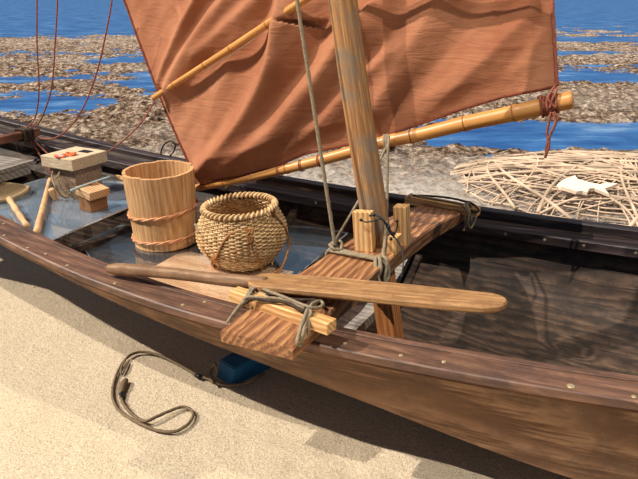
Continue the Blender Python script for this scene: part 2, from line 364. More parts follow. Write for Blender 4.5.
def shell(off, zoff, lo):
    secs = []
    for s in S:
        W_, G, C_, Z = w(s), zg(s) - .02, chine(s), zc(s); half = []
        for t in (0, .25, .5, .75, 1): half.append((lerp(W_ - .028, C_, t) - off, lerp(G, Z, t) + zoff * t))
        half += [((C_ - off) * .86, Z - .035 + zoff), ((C_ - off) * .6, Z - .085 + zoff), ((C_ - off) * .3, Z - .11 + zoff), (0, Z - .118 + zoff)]
        half = [(max(a, 0), b_) for a, b_ in half]
        ring = [(s, -a, b_) for a, b_ in half] + [(s, a, b_) for a, b_ in half[::-1][1:]]
        secs.append(ring)
    return secs
so = shell(0, 0, 0); vs, fs = strip(so, False)
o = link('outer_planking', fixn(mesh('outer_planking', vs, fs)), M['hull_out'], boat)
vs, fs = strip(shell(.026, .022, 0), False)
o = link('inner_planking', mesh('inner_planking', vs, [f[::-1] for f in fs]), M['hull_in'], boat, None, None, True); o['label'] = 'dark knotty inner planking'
def rail(name, n0, n1, z0, z1, side, mat, bev=.004, srange=S):
    secs = []
    for s in srange:
        W_, G = w(s), zg(s); a, b_ = max(W_ + n0, .01) * side, max(W_ + n1, .012) * side
        e = bev
        sg = 1 if side > 0 else -1
        secs.append([(s, a, G + z0), (s, b_, G + z0), (s, b_, G + z1 - e), (s, b_ - sg * e, G + z1), (s, a + sg * e, G + z1), (s, a, G + z1 - e)])
    vs, fs = strip(secs); return link(name, fixn(mesh(name, vs, fs)), mat, boat)
g1 = rail('gunwale', -.118, 0, -.026, 0, -1, M['cap']); g1['label'] = 'broad worn gunwale cap on the near side'
rail('bead_strip', -.118, -.092, 0, .004, -1, M['cap'], .001)
rail('rubbing_strip', -.05, -.018, -.045, -.0262, -1, M['rub'])
g2 = rail('gunwale', -.06, 0, -.045, 0, 1, M['cap_dark']); g2['label'] = 'dark raised rail on the far side'
g3 = rail('inner_ledge', -.17, -.0602, -.08, -.04, 1, M['cap_dark'])
# fixings on the rails
def stud(s, n, z, r, parent, axis='z'):
    bm = bmesh.new(); bmesh.ops.create_uvsphere(bm, u_segments=10, v_segments=6, radius=r)
    for v in bm.verts:
        if axis == 'z': v.co.z *= .35
        else: v.co.y *= .4
        v.co += Vector((s, n, z))
    me = bpy.data.meshes.new('bolt'); bm.to_mesh(me); bm.free(); return link('bolt', me, M['brass'], parent)
for px, py in ((4, 224), (4.5, 235.5), (28, 248), (67.5, 265.5), (115, 283.5), (46, 254), (183, 305), (205, 302), (345, 343.5), (401, 355.5), (571, 386.5), (634, 397), (444, 362)):
    s, n, z = atb(px, py, .56 if px < 60 else .522)
    for _ in range(4): s, n, z = atb(px, py, zg(s))
    stud(s, n, zg(s) + .001, .007 if px not in (571,) else .011, boat)
for s in (-1.5, -1.0, -.5, .45, .62, .78, .98):
    stud(s, w(s) - .171, zg(s) - .06, .007, boat, 'y')
# frames inside
def rib(s, name='rib', wd=.035, mat='hull_in', grow=.03, lo=0, hi=1):
    P = []
    W_, G, C_, Z = w(s), zg(s) - .05, chine(s), zc(s)
    half = [(W_ - .04, G), (C_ - .02, Z + .03), ((C_ - .02) * .6, Z - .055), (0, Z - .09)]
    inn = [(W_ - .04 - grow, G), (C_ - .02 - grow, Z + .05), ((C_ - .02) * .6, Z - .055 + grow), (0, Z - .09 + grow)]
    outp = [(-a, b_) for a, b_ in half] + half[::-1][1:]; inp = [(-a, b_) for a, b_ in inn] + inn[::-1][1:]
    vs = []; fs = []
    for a, b_ in zip(outp, inp):
        for ds in (-wd / 2, wd / 2): vs += [(s + ds, a[0], a[1]), (s + ds, b_[0], b_[1])]
    for i in range(len(outp) - 1):
        k = i * 4; j = k + 4
        fs += [(k, k + 1, j + 1, j), (k + 3, k + 2, j + 2, j + 3), (k + 1, k + 3, j + 3, j + 1), (k + 2, k, j, j + 2)]
    fs += [(0, 2, 3, 1)]; k = (len(outp) - 1) * 4; fs += [(k, k + 1, k + 3, k + 2)]
    return link(name, fixn(mesh(name, vs, fs)), M[mat], boat)
for s in (-2.7, -1.9, -1.32, -.62): rib(s)
r_ = rib(.01, mat='grey', wd=.05, grow=.045); r_['label'] = 'grey weathered rib under the crossbeam'

# plywood floor and the covers
def inner_n(s, z):
    W_, G, C_, Z = w(s), zg(s) - .02, chine(s), zc(s) + .022
    if z >= Z: return lerp(C_, W_ - .028, min(1, (z - Z) / max(.01, G - Z))) - .03
    pts = [(C_ - .026, Z), ((C_ - .026) * .86, Z - .035), ((C_ - .026) * .6, Z - .085), ((C_ - .026) * .3, Z - .11)]
    for (a, za), (b_, zb) in zip(pts, pts[1:]):
        if z >= zb: return lerp(b_, a, (z - zb) / (za - zb)) - .006
    return .05
PZ2, PZ1 = .365, .50
def panel(name, s0, s1, z, nmax, th, mat, kk=14):
    ss = list(np.linspace(s0, s1, kk)); up = [(s, min(nmax, inner_n(s, z - th) - .012)) for s in ss]; dn = [(s, -(inner_n(s, z - th) - .012)) for s in ss]
    ring = dn + up[::-1]; k = len(ring); c = (s0 + s1) / 2
    vs = [(a - c, b_, 0) for a, b_ in ring] + [(a - c, b_, -th) for a, b_ in ring]
    fs = [tuple(range(k)), tuple(range(k, 2 * k))[::-1]] + [(i, k + i, k + (i + 1) % k, (i + 1) % k) for i in range(k)]
    return link(name, mesh(name, vs, fs), mat, None, B(c, 0, z), (0, 0, ROTB))
ply = panel('plywood_panel', -.92, -.34, .350, .02, .008, M['ply'])
tag(ply, 'pale plywood panel lying under the clear sheet near the basket', 'panel')
def pane(s0, s1, z, nmax, label, nmin=-9, mt='pane'):
    ss = list(np.linspace(s0, s1, 12)); up = [(s, min(nmax, inner_n(s, z - .008) - .01)) for s in ss]; dn = [(s, max(nmin, -(inner_n(s, z - .008) - .01))) for s in ss]
    ring = dn + up[::-1]; k = len(ring); c = ((s0 + s1) / 2, 0)
    t = .004; vs = [(a - c[0], b_, t) for a, b_ in ring] + [(a - c[0], b_, -t) for a, b_ in ring]
    fs = [tuple(range(k)), tuple(range(k, 2 * k))[::-1]]
    for i in range(k): fs.append((i, k + i, k + (i + 1) % k, (i + 1) % k))
    me = mesh('clear_cover', vs, fs); o = link('clear_cover', me, [M[mt], M['pane_edge_glint']], None, B(c[0], 0, z), (0, 0, ROTB))
    me.polygons[0].material_index = 0
    for i, p in enumerate(me.polygons):
        if i > 1: p.material_index = 1
    tag(o, label, 'cover'); return o
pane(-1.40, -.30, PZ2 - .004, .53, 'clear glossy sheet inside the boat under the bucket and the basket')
pane(-2.06, -1.27, PZ1 - .004, .5, 'clear glossy sheet inside the boat under the old wooden box', mt='pane_painted_sheen')

# ------------------------------------------------------------------ grey deck, crossbar at the bow
dk = empty('bow_deck', B(-2.5, -.05, .59), ROTB); tag(dk, 'grey weathered plank deck inside the bow behind the clear sheet', 'deck')
for i in range(5):
    n0 = -.30 + i * .125; o = box('plank', (0.0, n0 + .06, 0), (.82 + .015 * (i % 2), .119, .025), M['grey'], dk, .003)
box('front_batten', (.40, .0, -.035), (.03, .56, .04), M['grey'], dk)
cb = empty('bow_crossbar', B(-2.17, 0, .735), ROTB); tag(cb, 'dark reddish brown crossbar lashed across the bow', 'crossbar')
M['redwood'] = wood('red_brown_crossbar_wood', srgb(58, 34, 26), srgb(102, 62, 46), srgb(138, 90, 66), (14, 1.4, 14), 4, 3, .6, .3, .4, .3)
box('bar', (0, -.06, 0), (.05, .90, .04), M['redwood'], cb, .005)
ez = Vector((0, 0, 1)); ex = Vector((1, 0, 0)); ey = Vector((0, 1, 0))
rope('lashing', loops_around((0, .30, 0), ey, ex, ez, .032, .024, 5, .07, .006, 3), .006, M['rope_dark'], cb, 3)
cl = empty('cord_coil', at(23, 146, .66)); tag(cl, 'small dark cord coil hanging from the bow crossbar', 'cord')
pts = []
for k in range(46):
    a = k * .42; pts.append((.05 * math.cos(a) * (1 + .2 * math.sin(k * .7)) + .0012 * k, .012 * math.sin(k * .5), .045 * math.sin(a) + .02 * math.sin(k * .3)))
rope('coil', pts, .003, M['rope_dark'], cl, 3); rope('tail', [(0, 0, .04), (-.02, .0, .08), (.0, .01, .12)], .003, M['rope_dark'], cl, 4)

# ------------------------------------------------------------------ crossbeam
NB0, NB1 = -.872, .635
def ztop(n): return interp([(-.95, .556), (-.80, .572), (-.5, .592), (-.15, .603), (.2, .588), (.45, .556), (.64, .533)], n)
def zth(n): return interp([(-.95, .034), (-.72, .045), (-.5, .06), (.2, .06), (.64, .05)], n)
def sL(n): return interp([(-.92, -.125), (-.2, -.03), (.64, .045)], n)
def sR(n): return interp([(-.92, .115), (-.2, .185), (.64, .262)], n)
beam = empty('crossbeam', B(.07, 0, 0), ROTB); tag(beam, 'thick striped orange brown plank lashed across the boat under the mast', 'crossbeam')
# the plank is built with its grain on local X (plank mesh is turned 90 degrees)
ns = np.linspace(NB0, NB1, 60); secs = []
for n in ns:
    zt, zb = ztop(n), ztop(n) - zth(n); a, b_ = sL(n) - .07, sR(n) - .07; e = .006
    secs.append([(n, -a - e, zt), (n, -b_ + e, zt), (n, -b_, zt - e), (n, -b_ + .004, zb), (n, -a - .004, zb), (n, -a, zt - e)])
vs, fs = strip(secs); pl = link('plank', fixn(mesh('plank', vs, fs)), M['beam'], beam, (0, 0, 0), (0, 0, PI / 2))
def bar_between(name, p, q, wy, wz, mat, parent, org):
    p = Vector(p) - Vector(org); q = Vector(q) - Vector(org); d = q - p; L = d.length; r = d.to_track_quat('X', 'Z')
    o = box(name, (0, 0, 0), (L, wy, wz), mat, parent, .004); o.location = (p + q) / 2; o.rotation_euler = r.to_euler(); return o
BO = (.07, 0, 0)
c1 = bar_between('cleat', (-.185, -.69, .588), (.188, -.765, .592), .046, .036, M['cleat'], beam, BO); c1['label'] = 'pale square cleat lashed near the near gunwale'
c2 = bar_between('cleat', (-.03, .612, .552), (.325, .555, .552), .05, .038, M['cleat'], beam, BO); c2['label'] = 'brown square cleat lashed at the far rail'
def lash(name, P, r, mat, parent, org): return rope(name, [Vector(p) - Vector(org) for p in P], r, mat, parent, 5)
R5 = .0052
zp = lambda L_: [atb(a, b_, c) for a, b_, c in L_]
lash('lashing', zp([(227, 323, .548), (236, 310, .585), (246, 298, .60), (250, 290, .614), (256, 285, .612)]) + [(-.14, -.63, .56), (-.15, -.68, .545)] + zp([(243, 303, .59), (247, 297, .612), (262, 298, .617), (282, 299, .617), (300, 306, .62), (311, 312, .62), (306, 322, .60), (303, 335, .585), (301, 345, .55), (297, 343, .575), (300, 330, .59), (304, 318, .612), (308, 309, .624), (316, 303, .61)]), R5, M['rope'], beam, BO)
lash('lashing', zp([(233, 317, .56), (240, 307, .585), (249, 295, .613), (257, 287, .616), (268, 291, .618), (284, 297, .625), (298, 303, .625), (309, 307, .63), (318, 308, .618), (323, 304, .61), (319, 301, .61), (311, 305, .628), (308, 314, .615), (309, 326, .59), (307, 338, .56)]), R5, M['rope'], beam, BO)
lash('lashing', zp([(246, 303, .60), (252, 299, .616), (270, 301, .618), (288, 303, .62), (302, 311, .62), (308, 304, .63), (315, 300, .61), (304, 300, .61), (290, 299, .61), (272, 294, .612), (258, 289, .612), (252, 292, .615), (244, 300, .60)]), R5, M['rope_dark'], beam, BO)
lash('lashing', [(.0, .56, .575), (-.01, .62, .576), (.0, .66, .53), (.02, .60, .574), (.12, .585, .577), (.22, .57, .577), (.27, .54, .578), (.285, .52, .55), (.28, .52, .50), (.285, .55, .48), (.29, .60, .52), (.285, .60, .572), (.275, .55, .578), (.29, .525, .56), (.29, .51, .51), (.30, .55, .475), (.31, .60, .54), (.29, .57, .582), (.26, .54, .58), (.29, .52, .545), (.275, .51, .47)], .0052, M['rope'], beam, BO)
lash('lashing', [(.0, .60, .576), (.08, .63, .575), (.18, .62, .58), (.27, .57, .584), (.30, .53, .56), (.33, .535, .565), (.29, .56, .588), (.24, .60, .58)], .0052, M['rope_dark'], beam, BO)
# band of rope round the beam in front of the mast
def z_(n, e=0): return ztop(n) + .008 + e
for k in range(3):
    dn = -.016 * k
    lash('band', [(sL(-.26) - .012, -.26 + dn, .54), (sL(-.26) - .008, -.25 + dn, z_(-.26, -.004)), (sL(-.26) + .015, -.25 + dn, z_(-.26)), (.06, -.262 + dn, z_(-.26, .003 * k)), (sR(-.28) - .02, -.27 + dn * .6, z_(-.26)), (sR(-.28) + .006, -.275 + dn * .6, .595), (sR(-.28) + .009, -.28 + dn, .56), (sR(-.28) + .004, -.28 + dn, .532), (.08, -.27 + dn, .528), (sL(-.26) - .01, -.262 + dn, .54)], .0058, M['rope'], beam, BO)
lash('knot', [(sL(-.25) + .0, -.27, z_(-.25)), (sL(-.25) - .01, -.235, z_(-.25, .015)), (sL(-.25) + .02, -.225, z_(-.25, .02)), (sL(-.25) + .035, -.26, z_(-.25, .005)), (sL(-.25) + .02, -.285, z_(-.25, .012)), (sL(-.25) - .005, -.27, z_(-.25, .02)), (sL(-.25) - .004, -.24, z_(-.25, .004))], .006, M['rope'], beam, BO)
sr = sR(-.30)
lash('knot', [(sr - .02, -.245, z_(-.27, .03)), (sr - .012, -.27, z_(-.27, .008)), (sr + .004, -.285, z_(-.27, .01)), (sr + .016, -.29, .575), (sr + .016, -.31, .54), (sr + .004, -.325, .52), (sr - .01, -.335, .55), (sr - .004, -.32, .59), (sr - .014, -.30, z_(-.3, .01)), (sr - .028, -.28, z_(-.3, .012)), (sr - .03, -.30, z_(-.3, .004)), (sr - .012, -.335, .58), (sr + .006, -.345, .545)], .0075, M['rope'], beam, BO)

# ------------------------------------------------------------------ mast
P0 = B(.088, -.12, .60); P1 = atn(342.5, 0, -.12); dirm = (P1 - P0).normalized()
Pb = P0 - dirm * ((.60 - .17) / dirm.z); Pt = P0 + dirm * (2.7 / dirm.z)
mast = empty('mast', Pb, 0, dirm.to_track_quat('X', 'Y').to_euler())   # local X runs up the mast
tag(mast, 'round weathered wooden mast leaning to the left through the crossbeam', 'mast')
LM = (Pt - Pb).length; lb = (P0 - Pb).length
P = [Vector((lb - .05 + (LM - lb) * i / 40, .002 * math.sin(i * .5), .002 * math.cos(i * .4))) for i in range(41)]
vs, fs = tubeverts(P, lambda t: .052 * (1 - .22 * t) * (1 + .006 * math.sin(t * 60)), 20); link('pole', mesh('pole', vs, fs), M['mast'], mast, None, None, True)
mw = Matrix.LocRotScale(Pb, dirm.to_track_quat('X', 'Y'), None).inverted().to_3x3()
o = box('foot', ((lb - .05) / 2, 0, 0), (lb - .06, .085, .075), M['foot'], mast, .004); o['label'] = 'squared lower post of the mast'
ey_ = mw @ NX; o.rotation_euler = (math.atan2(ey_.z, ey_.y), 0, 0)
# chocks round the mast on the beam
def chock(s, n, size, label, tilt=0.0, rz=0.0):
    z0 = min(ztop(n - size[1] / 2), ztop(n + size[1] / 2)) - .002
    bm = bmesh.new(); boxbm(bm, (size[2] / 2, 0, 0), (size[2], size[0], size[1]), None, .003)
    me = bpy.data.meshes.new('mast_chock'); bm.to_mesh(me); bm.free()
    q = Matrix((( -0.0, 1, 0), (0, 0, 1), (1, 0, 0)))     # local x->up, y->s, z->n
    Rz = Matrix.Rotation(ROTB + rz, 3, 'Z'); Rt = Matrix.Rotation(tilt, 3, 'Y')
    o = link('mast_chock', me, M['cleat'], None, B(s, n, z0), (Rz @ Rt @ q).to_euler())
    tag(o, label, 'chock'); return o
chock(.070, -.200, (.072, .034, .150), 'tall pale wooden block wedged against the left front of the mast', -.09)
chock(.170, -.175, (.034, .06, .066), 'low pale wooden block at the right front foot of the mast', 0)
chock(.172, -.075, (.05, .05, .150), 'tall narrow pale wooden block behind the right side of the mast', -.09)
cord = empty('black_cord', B(.15, -.2, .72)); tag(cord, 'thin knotted black cord tied round the wooden blocks at the mast', 'cord')
def cp(px, py, n): return atn(px, py, n) - B(.15, -.2, .72)
tube('strand', [cp(361, 220, -.235), cp(366, 222, -.24), cp(373, 221, -.235), cp(381, 219, -.235), cp(386, 223, -.235), cp(391, 231, -.235), cp(394, 238, -.235)], .0026, M['black'], cord)
tube('strand', [cp(368, 216, -.21), cp(375, 215, -.235), cp(382, 219, -.24), cp(388, 229, -.24), cp(393, 236, -.24), cp(397, 228, -.23), cp(397, 221, -.23)], .0026, M['black'], cord)
tube('strand', [cp(388, 226, -.24), cp(392, 233, -.245), cp(400, 245, -.25), cp(403, 255, -.27), cp(403, 266, -.30), cp(401, 278, -.33)], .0022, M['black'], cord)
for px, py in ((361, 220), (374, 215), (391, 239), (393, 233), (397, 221), (389, 227)):
    bm = bmesh.new(); bmesh.ops.create_uvsphere(bm, u_segments=8, v_segments=6, radius=.006); me = bpy.data.meshes.new('knot'); bm.to_mesh(me); bm.free()
    k = link('knot', me, M['black'], cord, None, None, True); k.location = cp(px, py, -.238)

# ------------------------------------------------------------------ paddle
pe, ptip = B(-.70, -.685, .576), B(.626, -.536, .655)
dp = (ptip - pe); LP = dp.length; q = dp.to_track_quat('X', 'Z')
paddle = empty('paddle', pe, 0, q.to_euler()); tag(paddle, 'long wooden paddle with a round shaft and broad flat blade lying across the near gunwale', 'paddle')
nk = (B(-.165, -.63, .60) - pe).length
P = [Vector((x, 0, .004 * math.sin(x * 9))) for x in np.linspace(0, nk + .06, 40)]
vs, fs = tubeverts(P, lambda t: .0205 * min(1, .72 + t * 6) * (1 + .05 * math.sin(t * 9)), 16); link('shaft', mesh('shaft', vs, fs), M['shaft'], paddle, None, None, True)
bl = []
Lb = LP - nk
prof = [(0, .014), (.02, .046), (.045, .060), (.12, .064), (.3, .067), (.5, .068), (.62, .066), (.72, .060)]
k = Lb / .79
out = [(x * k, h) for x, h in prof]
for i in range(1, 9):
    a = i / 9 * PI / 2; out.append((.72 * k + math.sin(a) * (Lb - .72 * k), .060 * math.cos(a)))
out.append((Lb, 0))
up_ = [(x, h + .0015 * math.sin(x * 40)) for x, h in out]; dn_ = [(x, -h) for x, h in out[::-1][1:]]
ring = up_ + dn_
bm = bmesh.new(); N_ = len(ring)
def layer(sc, z): return [bm.verts.new((nk + Lb / 2 + (x - Lb / 2) * (1 - (1 - sc) * .1), y * sc, z + .003 * math.sin(x * 7))) for x, y in ring]
l0 = layer(.9, -.011); l1 = layer(1, -.005); l2 = layer(1, .006); l3 = layer(.9, .011)
for a, b_ in ((l0, l1), (l1, l2), (l2, l3)):
    for i in range(N_): bm.faces.new((a[i], a[(i + 1) % N_], b_[(i + 1) % N_], b_[i]))
bm.faces.new(l3); bm.faces.new(l0[::-1]); bmesh.ops.recalc_face_normals(bm, faces=bm.faces)
me = bpy.data.meshes.new('blade'); bm.to_mesh(me); bm.free()
bld = link('blade', me, M['paddle'], paddle)
bld.rotation_euler = (-.06, 0, 0)

# ------------------------------------------------------------------ bucket
bk = empty('stave_bucket', B(-1.038, .055, PZ2 + .003), rot=(0, -.03, .3)); tag(bk, 'tall open bucket of pale wooden staves bound with two cane hoops', 'bucket')
NS = 22; HB = .350; RB, RT = .148, .162
rnd = random.Random(4)
def stave(i):
    a0 = 2 * PI * i / NS + .002; a1 = 2 * PI * (i + 1) / NS - .002; vs = []; K = 6; th = .016
    dz = rnd.uniform(-.002, .003)
    for zi in range(K + 1):
        t = zi / K; z = t * (HB + dz); r = lerp(RB, RT, t) + rnd.uniform(-.0006, .0006)
        for rr in (r, r - th):
            for a in (a0, (a0 + a1) / 2, a1): vs.append((z, rr * math.cos(a), rr * math.sin(a)))
    fs = []
    ringi = [0, 1, 2, 5, 4, 3]
    for zi in range(K):
        for j in range(6):
            a, b_ = ringi[j], ringi[(j + 1) % 6]; fs.append((zi * 6 + a, zi * 6 + b_, zi * 6 + 6 + b_, zi * 6 + 6 + a))
    fs.append(tuple(ringi)[::-1]); fs.append(tuple(K * 6 + j for j in ringi))
    me = fixn(mesh('stave', vs, fs)); me2 = me
    bm = bmesh.new(); bm.from_mesh(me); bmesh.ops.bevel(bm, geom=[e for e in bm.edges if abs(e.verts[0].co.x - e.verts[1].co.x) < 1e-6], offset=.0015, segments=1, affect='EDGES'); bm.to_mesh(me); bm.free()
    o = link('stave', me, M['stave'], bk); o.rotation_euler = (0, -PI / 2, 0)      # local X (grain) up
    return o
# local (x,y,z) -> after -90deg about Y: x -> z
for i in range(NS): stave(i)
bm = bmesh.new(); bmesh.ops.create_cone(bm, cap_ends=True, segments=40, radius1=RB - .015, radius2=RB - .014, depth=.014)
me = bpy.data.meshes.new('bottom'); bm.to_mesh(me); bm.free(); link('bottom', me, M['stave_in'], bk, (0, 0, .02))
for z0, tw in ((.046, .010), (.165, .016)):
    P = []; r = lerp(RB, RT, z0 / HB) + .005
    parts = []
    vs, fs = [], []
    for ph in (0, PI):
        P = [Vector(((r + .0025 * math.cos(a * 9 + ph)) * math.cos(a), (r + .0025 * math.cos(a * 9 + ph)) * math.sin(a), z0 + tw * math.cos(a + .2) + .0038 * math.sin(a * 9 + ph))) for a in np.linspace(0, 2 * PI, 220, endpoint=False)]
        tubeverts(P, .0050, 8, closed=True, vs=vs, fs=fs)
    link('hoop', mesh('hoop', vs, fs), M['bronze_cane'], bk, None, None, True)

# ------------------------------------------------------------------ woven basket
ba = empty('woven_basket', B(-.576, .008, PZ2 + .004), rot=(0, -.055, .2)); tag(ba, 'round bellied woven cane basket with a braided rim and cord loops', 'basket')
HP = [(0, .118), (.02, .140), (.06, .172), (.10, .188), (.14, .190), (.18, .180), (.21, .164), (.230, .154), (.248, .149)]
HBK = .248
def rb(z): return smooth([(a, b_) for a, b_ in HP], z, .02)
def sq(a): return 1 + .025 * math.cos(4 * a)
NST = 44; vs, fs = [], []
rows = 30
for k in range(rows):
    z = .006 + (HBK - .018) * k / rows; P = []
    for j in range(NST * 4):
        a = 2 * PI * j / (NST * 4); wv = math.cos(a * NST / 2 + PI * k)
        r = rb(z) * sq(a) + .0042 * wv
        P.append(Vector((r * math.cos(a), r * math.sin(a), z + .0012 * math.sin(a * 5 + k))))
    tubeverts(P, .0043, 6, closed=True, vs=vs, fs=fs, flat=1.0)
link('weave', mesh('weave', vs, fs), M['cane'], ba, None, None, True)
vs, fs = [], []
for j in range(NST):
    a = 2 * PI * j / NST
    P = [Vector((rb(z) * sq(a) * math.cos(a), rb(z) * sq(a) * math.sin(a), z)) for z in np.linspace(.002, HBK, 18)]
    tubeverts(P, .0038, 6, vs=vs, fs=fs)
link('stakes', mesh('stakes', vs, fs), M['cane'], ba, None, None, True)
bm = bmesh.new(); bmesh.ops.create_cone(bm, cap_ends=True, segments=40, radius1=.118, radius2=.12, depth=.01); me = bpy.data.meshes.new('base'); bm.to_mesh(me); bm.free()
link('base', me, M['cane'], ba, (0, 0, .007))
# rim: slanted wraps round a core
vs, fs = [], []
rr_ = rb(HBK) + .002
core = [Vector((rr_ * math.cos(a), rr_ * math.sin(a), HBK + .002)) for a in np.linspace(0, 2 * PI, 90, endpoint=False)]
tubeverts(core, .0085, 10, closed=True, vs=vs, fs=fs)
NW = 46
for j in range(NW):
    P = []
    for t in np.linspace(0, 1, 14):
        a = 2 * PI * (j + t * 1.5) / NW; ph = -.6 + t * 2 * PI * .72
        r = rr_ + .0108 * math.cos(ph); P.append(Vector((r * math.cos(a), r * math.sin(a), HBK + .002 + .0115 * math.sin(ph))))
    tubeverts(P, .0052, 6, vs=vs, fs=fs)
link('braided_rim', mesh('braided_rim', vs, fs), M['cane'], ba, None, None, True)
bi = ba.matrix_basis.inverted() if False else Matrix.LocRotScale(ba.location, Matrix.Rotation(.2, 3, 'Z').to_quaternion(), None).inverted()
def onb(px, py, out=.006):
    """point on the belly of the basket seen at px, py (on its near side)"""
    c = Vector(ba.location); o = Vector((0, 0, CZ)); r = ray(px, py); best = None
    for k in range(400):
        t = 1.9 + k * .004; p = o + r * t; z = p.z - c.z
        if -.02 < z < HBK + .02:
            d = math.hypot(p.x - c.x, p.y - c.y) - (rb(min(max(z, 0), HBK)) + out)
            if best is None or abs(d) < best[0]: best = (abs(d), p)
            if d < 0: break
    return bi @ best[1]
rope('cord_loop', [onb(*p) for p in ((198, 224), (200, 236), (206, 249), (213, 258), (218, 254), (224, 243), (232, 234), (243, 231), (250, 230))], .005, M['tan_rope'], ba, 6)
rope('cord_loop', [onb(*p) for p in ((250, 229), (252, 240), (254, 250), (260, 262), (262, 270))], .005, M['tan_rope'], ba, 6)
rope('cord_loop', [onb(275, 212, .008), onb(279, 218, .01), bi @ at(286, 228, .53), bi @ at(290, 242, .46), bi @ at(287, 258, .41), bi @ at(281, 270, .373), bi @ at(272, 275, .373)], .005, M['tan_rope'], ba, 6)
rope('cord_knot', [onb(*p) for p in ((247, 228), (253, 231), (249, 236), (255, 238), (251, 243), (249, 232), (255, 229), (252, 240))], .007, M['tan_rope'], ba, 5)
rope('cord_knot', [onb(*p) for p in ((212, 254), (217, 258), (213, 263), (219, 266), (217, 256), (212, 261), (216, 268))], .006, M['tan_rope'], ba, 5)
rope('cord_knot', [onb(*p) for p in ((197, 222), (201, 225), (198, 230), (202, 229), (198, 224))], .006, M['rope'], ba, 5)

# ------------------------------------------------------------------ old box, block, small gear on the rear cover
bx = empty('wooden_box', B(-1.655, .145, PZ1), ROTB - .05); tag(bx, 'old square wooden box with a thick overhanging lid on the clear sheet', 'box')
box('body', (0, 0, .08), (.18, .18, .16), M['box'], bx, .004, None, .92)
o = box('lid', (0, 0, .185), (.22, .23, .058), M['boxlid'], bx, .004); o['label'] = 'pale overhanging lid'
o = box('cut_recess', (.03, .05, .2145), (.07, .045, .002), M['black'], bx, .0005); o['label'] = 'dark square recess on the lid'
def ring_(name, c, r, rt, mat, parent, flat=1):
    P = [Vector((r * math.cos(a), r * math.sin(a) * flat, .004 * math.sin(a * 2))) for a in np.linspace(0, 2 * PI, 30, endpoint=False)]
    vs, fs = tubeverts(P, rt, 8, closed=True); return link(name, mesh(name, vs, fs), mat, parent, c, None, True)
for (px, py, rz, lab) in ((60, 156, .2, 'orange rimmed shell on the box lid, the left one with a pale blue lining'), (71, 154, -.3, 'orange rimmed shell on the box lid, the right one beside the dark recess')):
    p = at(px, py, PZ1 + .220); e = empty('shell', p, ROTB + rz); tag(e, lab, 'shell', 'shells on the box lid')
    ring_('rim', (0, 0, .0), .024, .0065, M['orange'], e, .8)
    bm = bmesh.new(); bmesh.ops.create_uvsphere(bm, u_segments=16, v_segments=8, radius=.021)
    for v in bm.verts: v.co.z *= .18
    me = bpy.data.meshes.new('lining'); bm.to_mesh(me); bm.free(); link('lining', me, M['pearl'] if px == 60 else M['orange'], e, None, None, True)
cdb = empty('box_cord', B(-1.655, .145, PZ1)); tag(cdb, 'pale cord looped round the left side of the old wooden box', 'cord')
def bc(px, py, dz): return at(px, py, PZ1 + dz) - B(-1.655, .145, PZ1)
rope('cord', [bc(53, 170, .14), bc(52, 178, .11), bc(55, 186, .09), bc(60, 194, .04), bc(66, 198, .01), bc(70, 193, .05)], .004, M['rope'], cdb, 5)
rope('cord', [bc(56, 178, .12), bc(60, 172, .14), bc(58, 180, .11), bc(63, 190, .06), bc(70, 195, .03), bc(73, 197, .008)], .004, M['rope'], cdb, 5)
fl = empty('wooden_float', at(53.5, 194, PZ1 + .034), rot=(.25, -.2, 0)); tag(fl, 'small pale wooden float beside the left foot of the box', 'float')
tube('body', [(0, 0, -.03), (0, .0, .0), (0, 0, .03)], lambda t: .0165 - .003 * abs(t - .5), M['stick'], fl, 4)
sb = empty('small_block', B(-1.40, -.02, PZ1), ROTB - .15); tag(sb, 'small two part wooden block with a pale stick on top, before the box', 'block')
M['block_dark'] = plain('brown_block_body', srgb(128, 90, 60), .8, .15, .2, 30)
box('body', (0, 0, .036), (.085, .10, .072), M['block_dark'], sb, .004)
o = box('cap', (-.008, 0, .090), (.105, .115, .04), M['block'], sb, .004); o.rotation_euler = (0, .16, 0)
tube('stick', [(-.02, -.10, .112), (-.02, 0, .12), (-.02, .13, .126)], .006, M['palestick'], sb)
rope('binding', [(-.075, -.005, .09), (-.04, -.01, .112), (-.015, .0, .122), (.0, .03, .117), (-.02, .04, .122), (-.03, -.02, .119)], .0035, M['tan_rope'], sb, 4)
st = tube('peeled_stick', [at(50, 179, PZ1 + .02), at(46, 195, PZ1 + .022), at(41, 215, PZ1 + .02), at(36.5, 233, PZ1 + .02)], lambda t: .0115 + .004 * t + (.003 * math.sin(t * 110) if t > .8 else 0), M['stick'], None, 12)
tag(st, 'pale peeled stick with notched end lying on the clear sheet left of the box', 'stick')
hn = empty('hoop_net', B(-2.0, -.07, PZ1 + .02), ROTB); tag(hn, 'small hoop net with a thick wooden handle lying at the far left of the boat', 'net')
P = [Vector((.15 * math.cos(a), .15 * math.sin(a), .006 * math.sin(3 * a))) for a in np.linspace(0, 2 * PI, 60, endpoint=False)]
vs, fs = tubeverts(P, .011, 9, 3, .05, True); link('hoop', mesh('hoop', vs, fs), M['net'], hn, None, None, True)
vs, fs = [], []
for k in range(-9, 10):
    x = k * .0155; h = math.sqrt(max(0, .148 ** 2 - x * x))
    for sw in (0, 1):
        P = [Vector((x, y, .004 * sw - .012 * (1 - (x * x + y * y) / .0225))) if sw else Vector((y, x, -.012 * (1 - (x * x + y * y) / .0225))) for y in np.linspace(-h, h, 8)]
        tubeverts(P, .0032, 5, vs=vs, fs=fs)
link('netting', mesh('netting', vs, fs), M['net'], hn, None, None, True)
loc = lambda px, py, z: Matrix.Rotation(-ROTB, 3, 'Z') @ (at(px, py, z) - B(-2.0, -.07, PZ1 + .02))
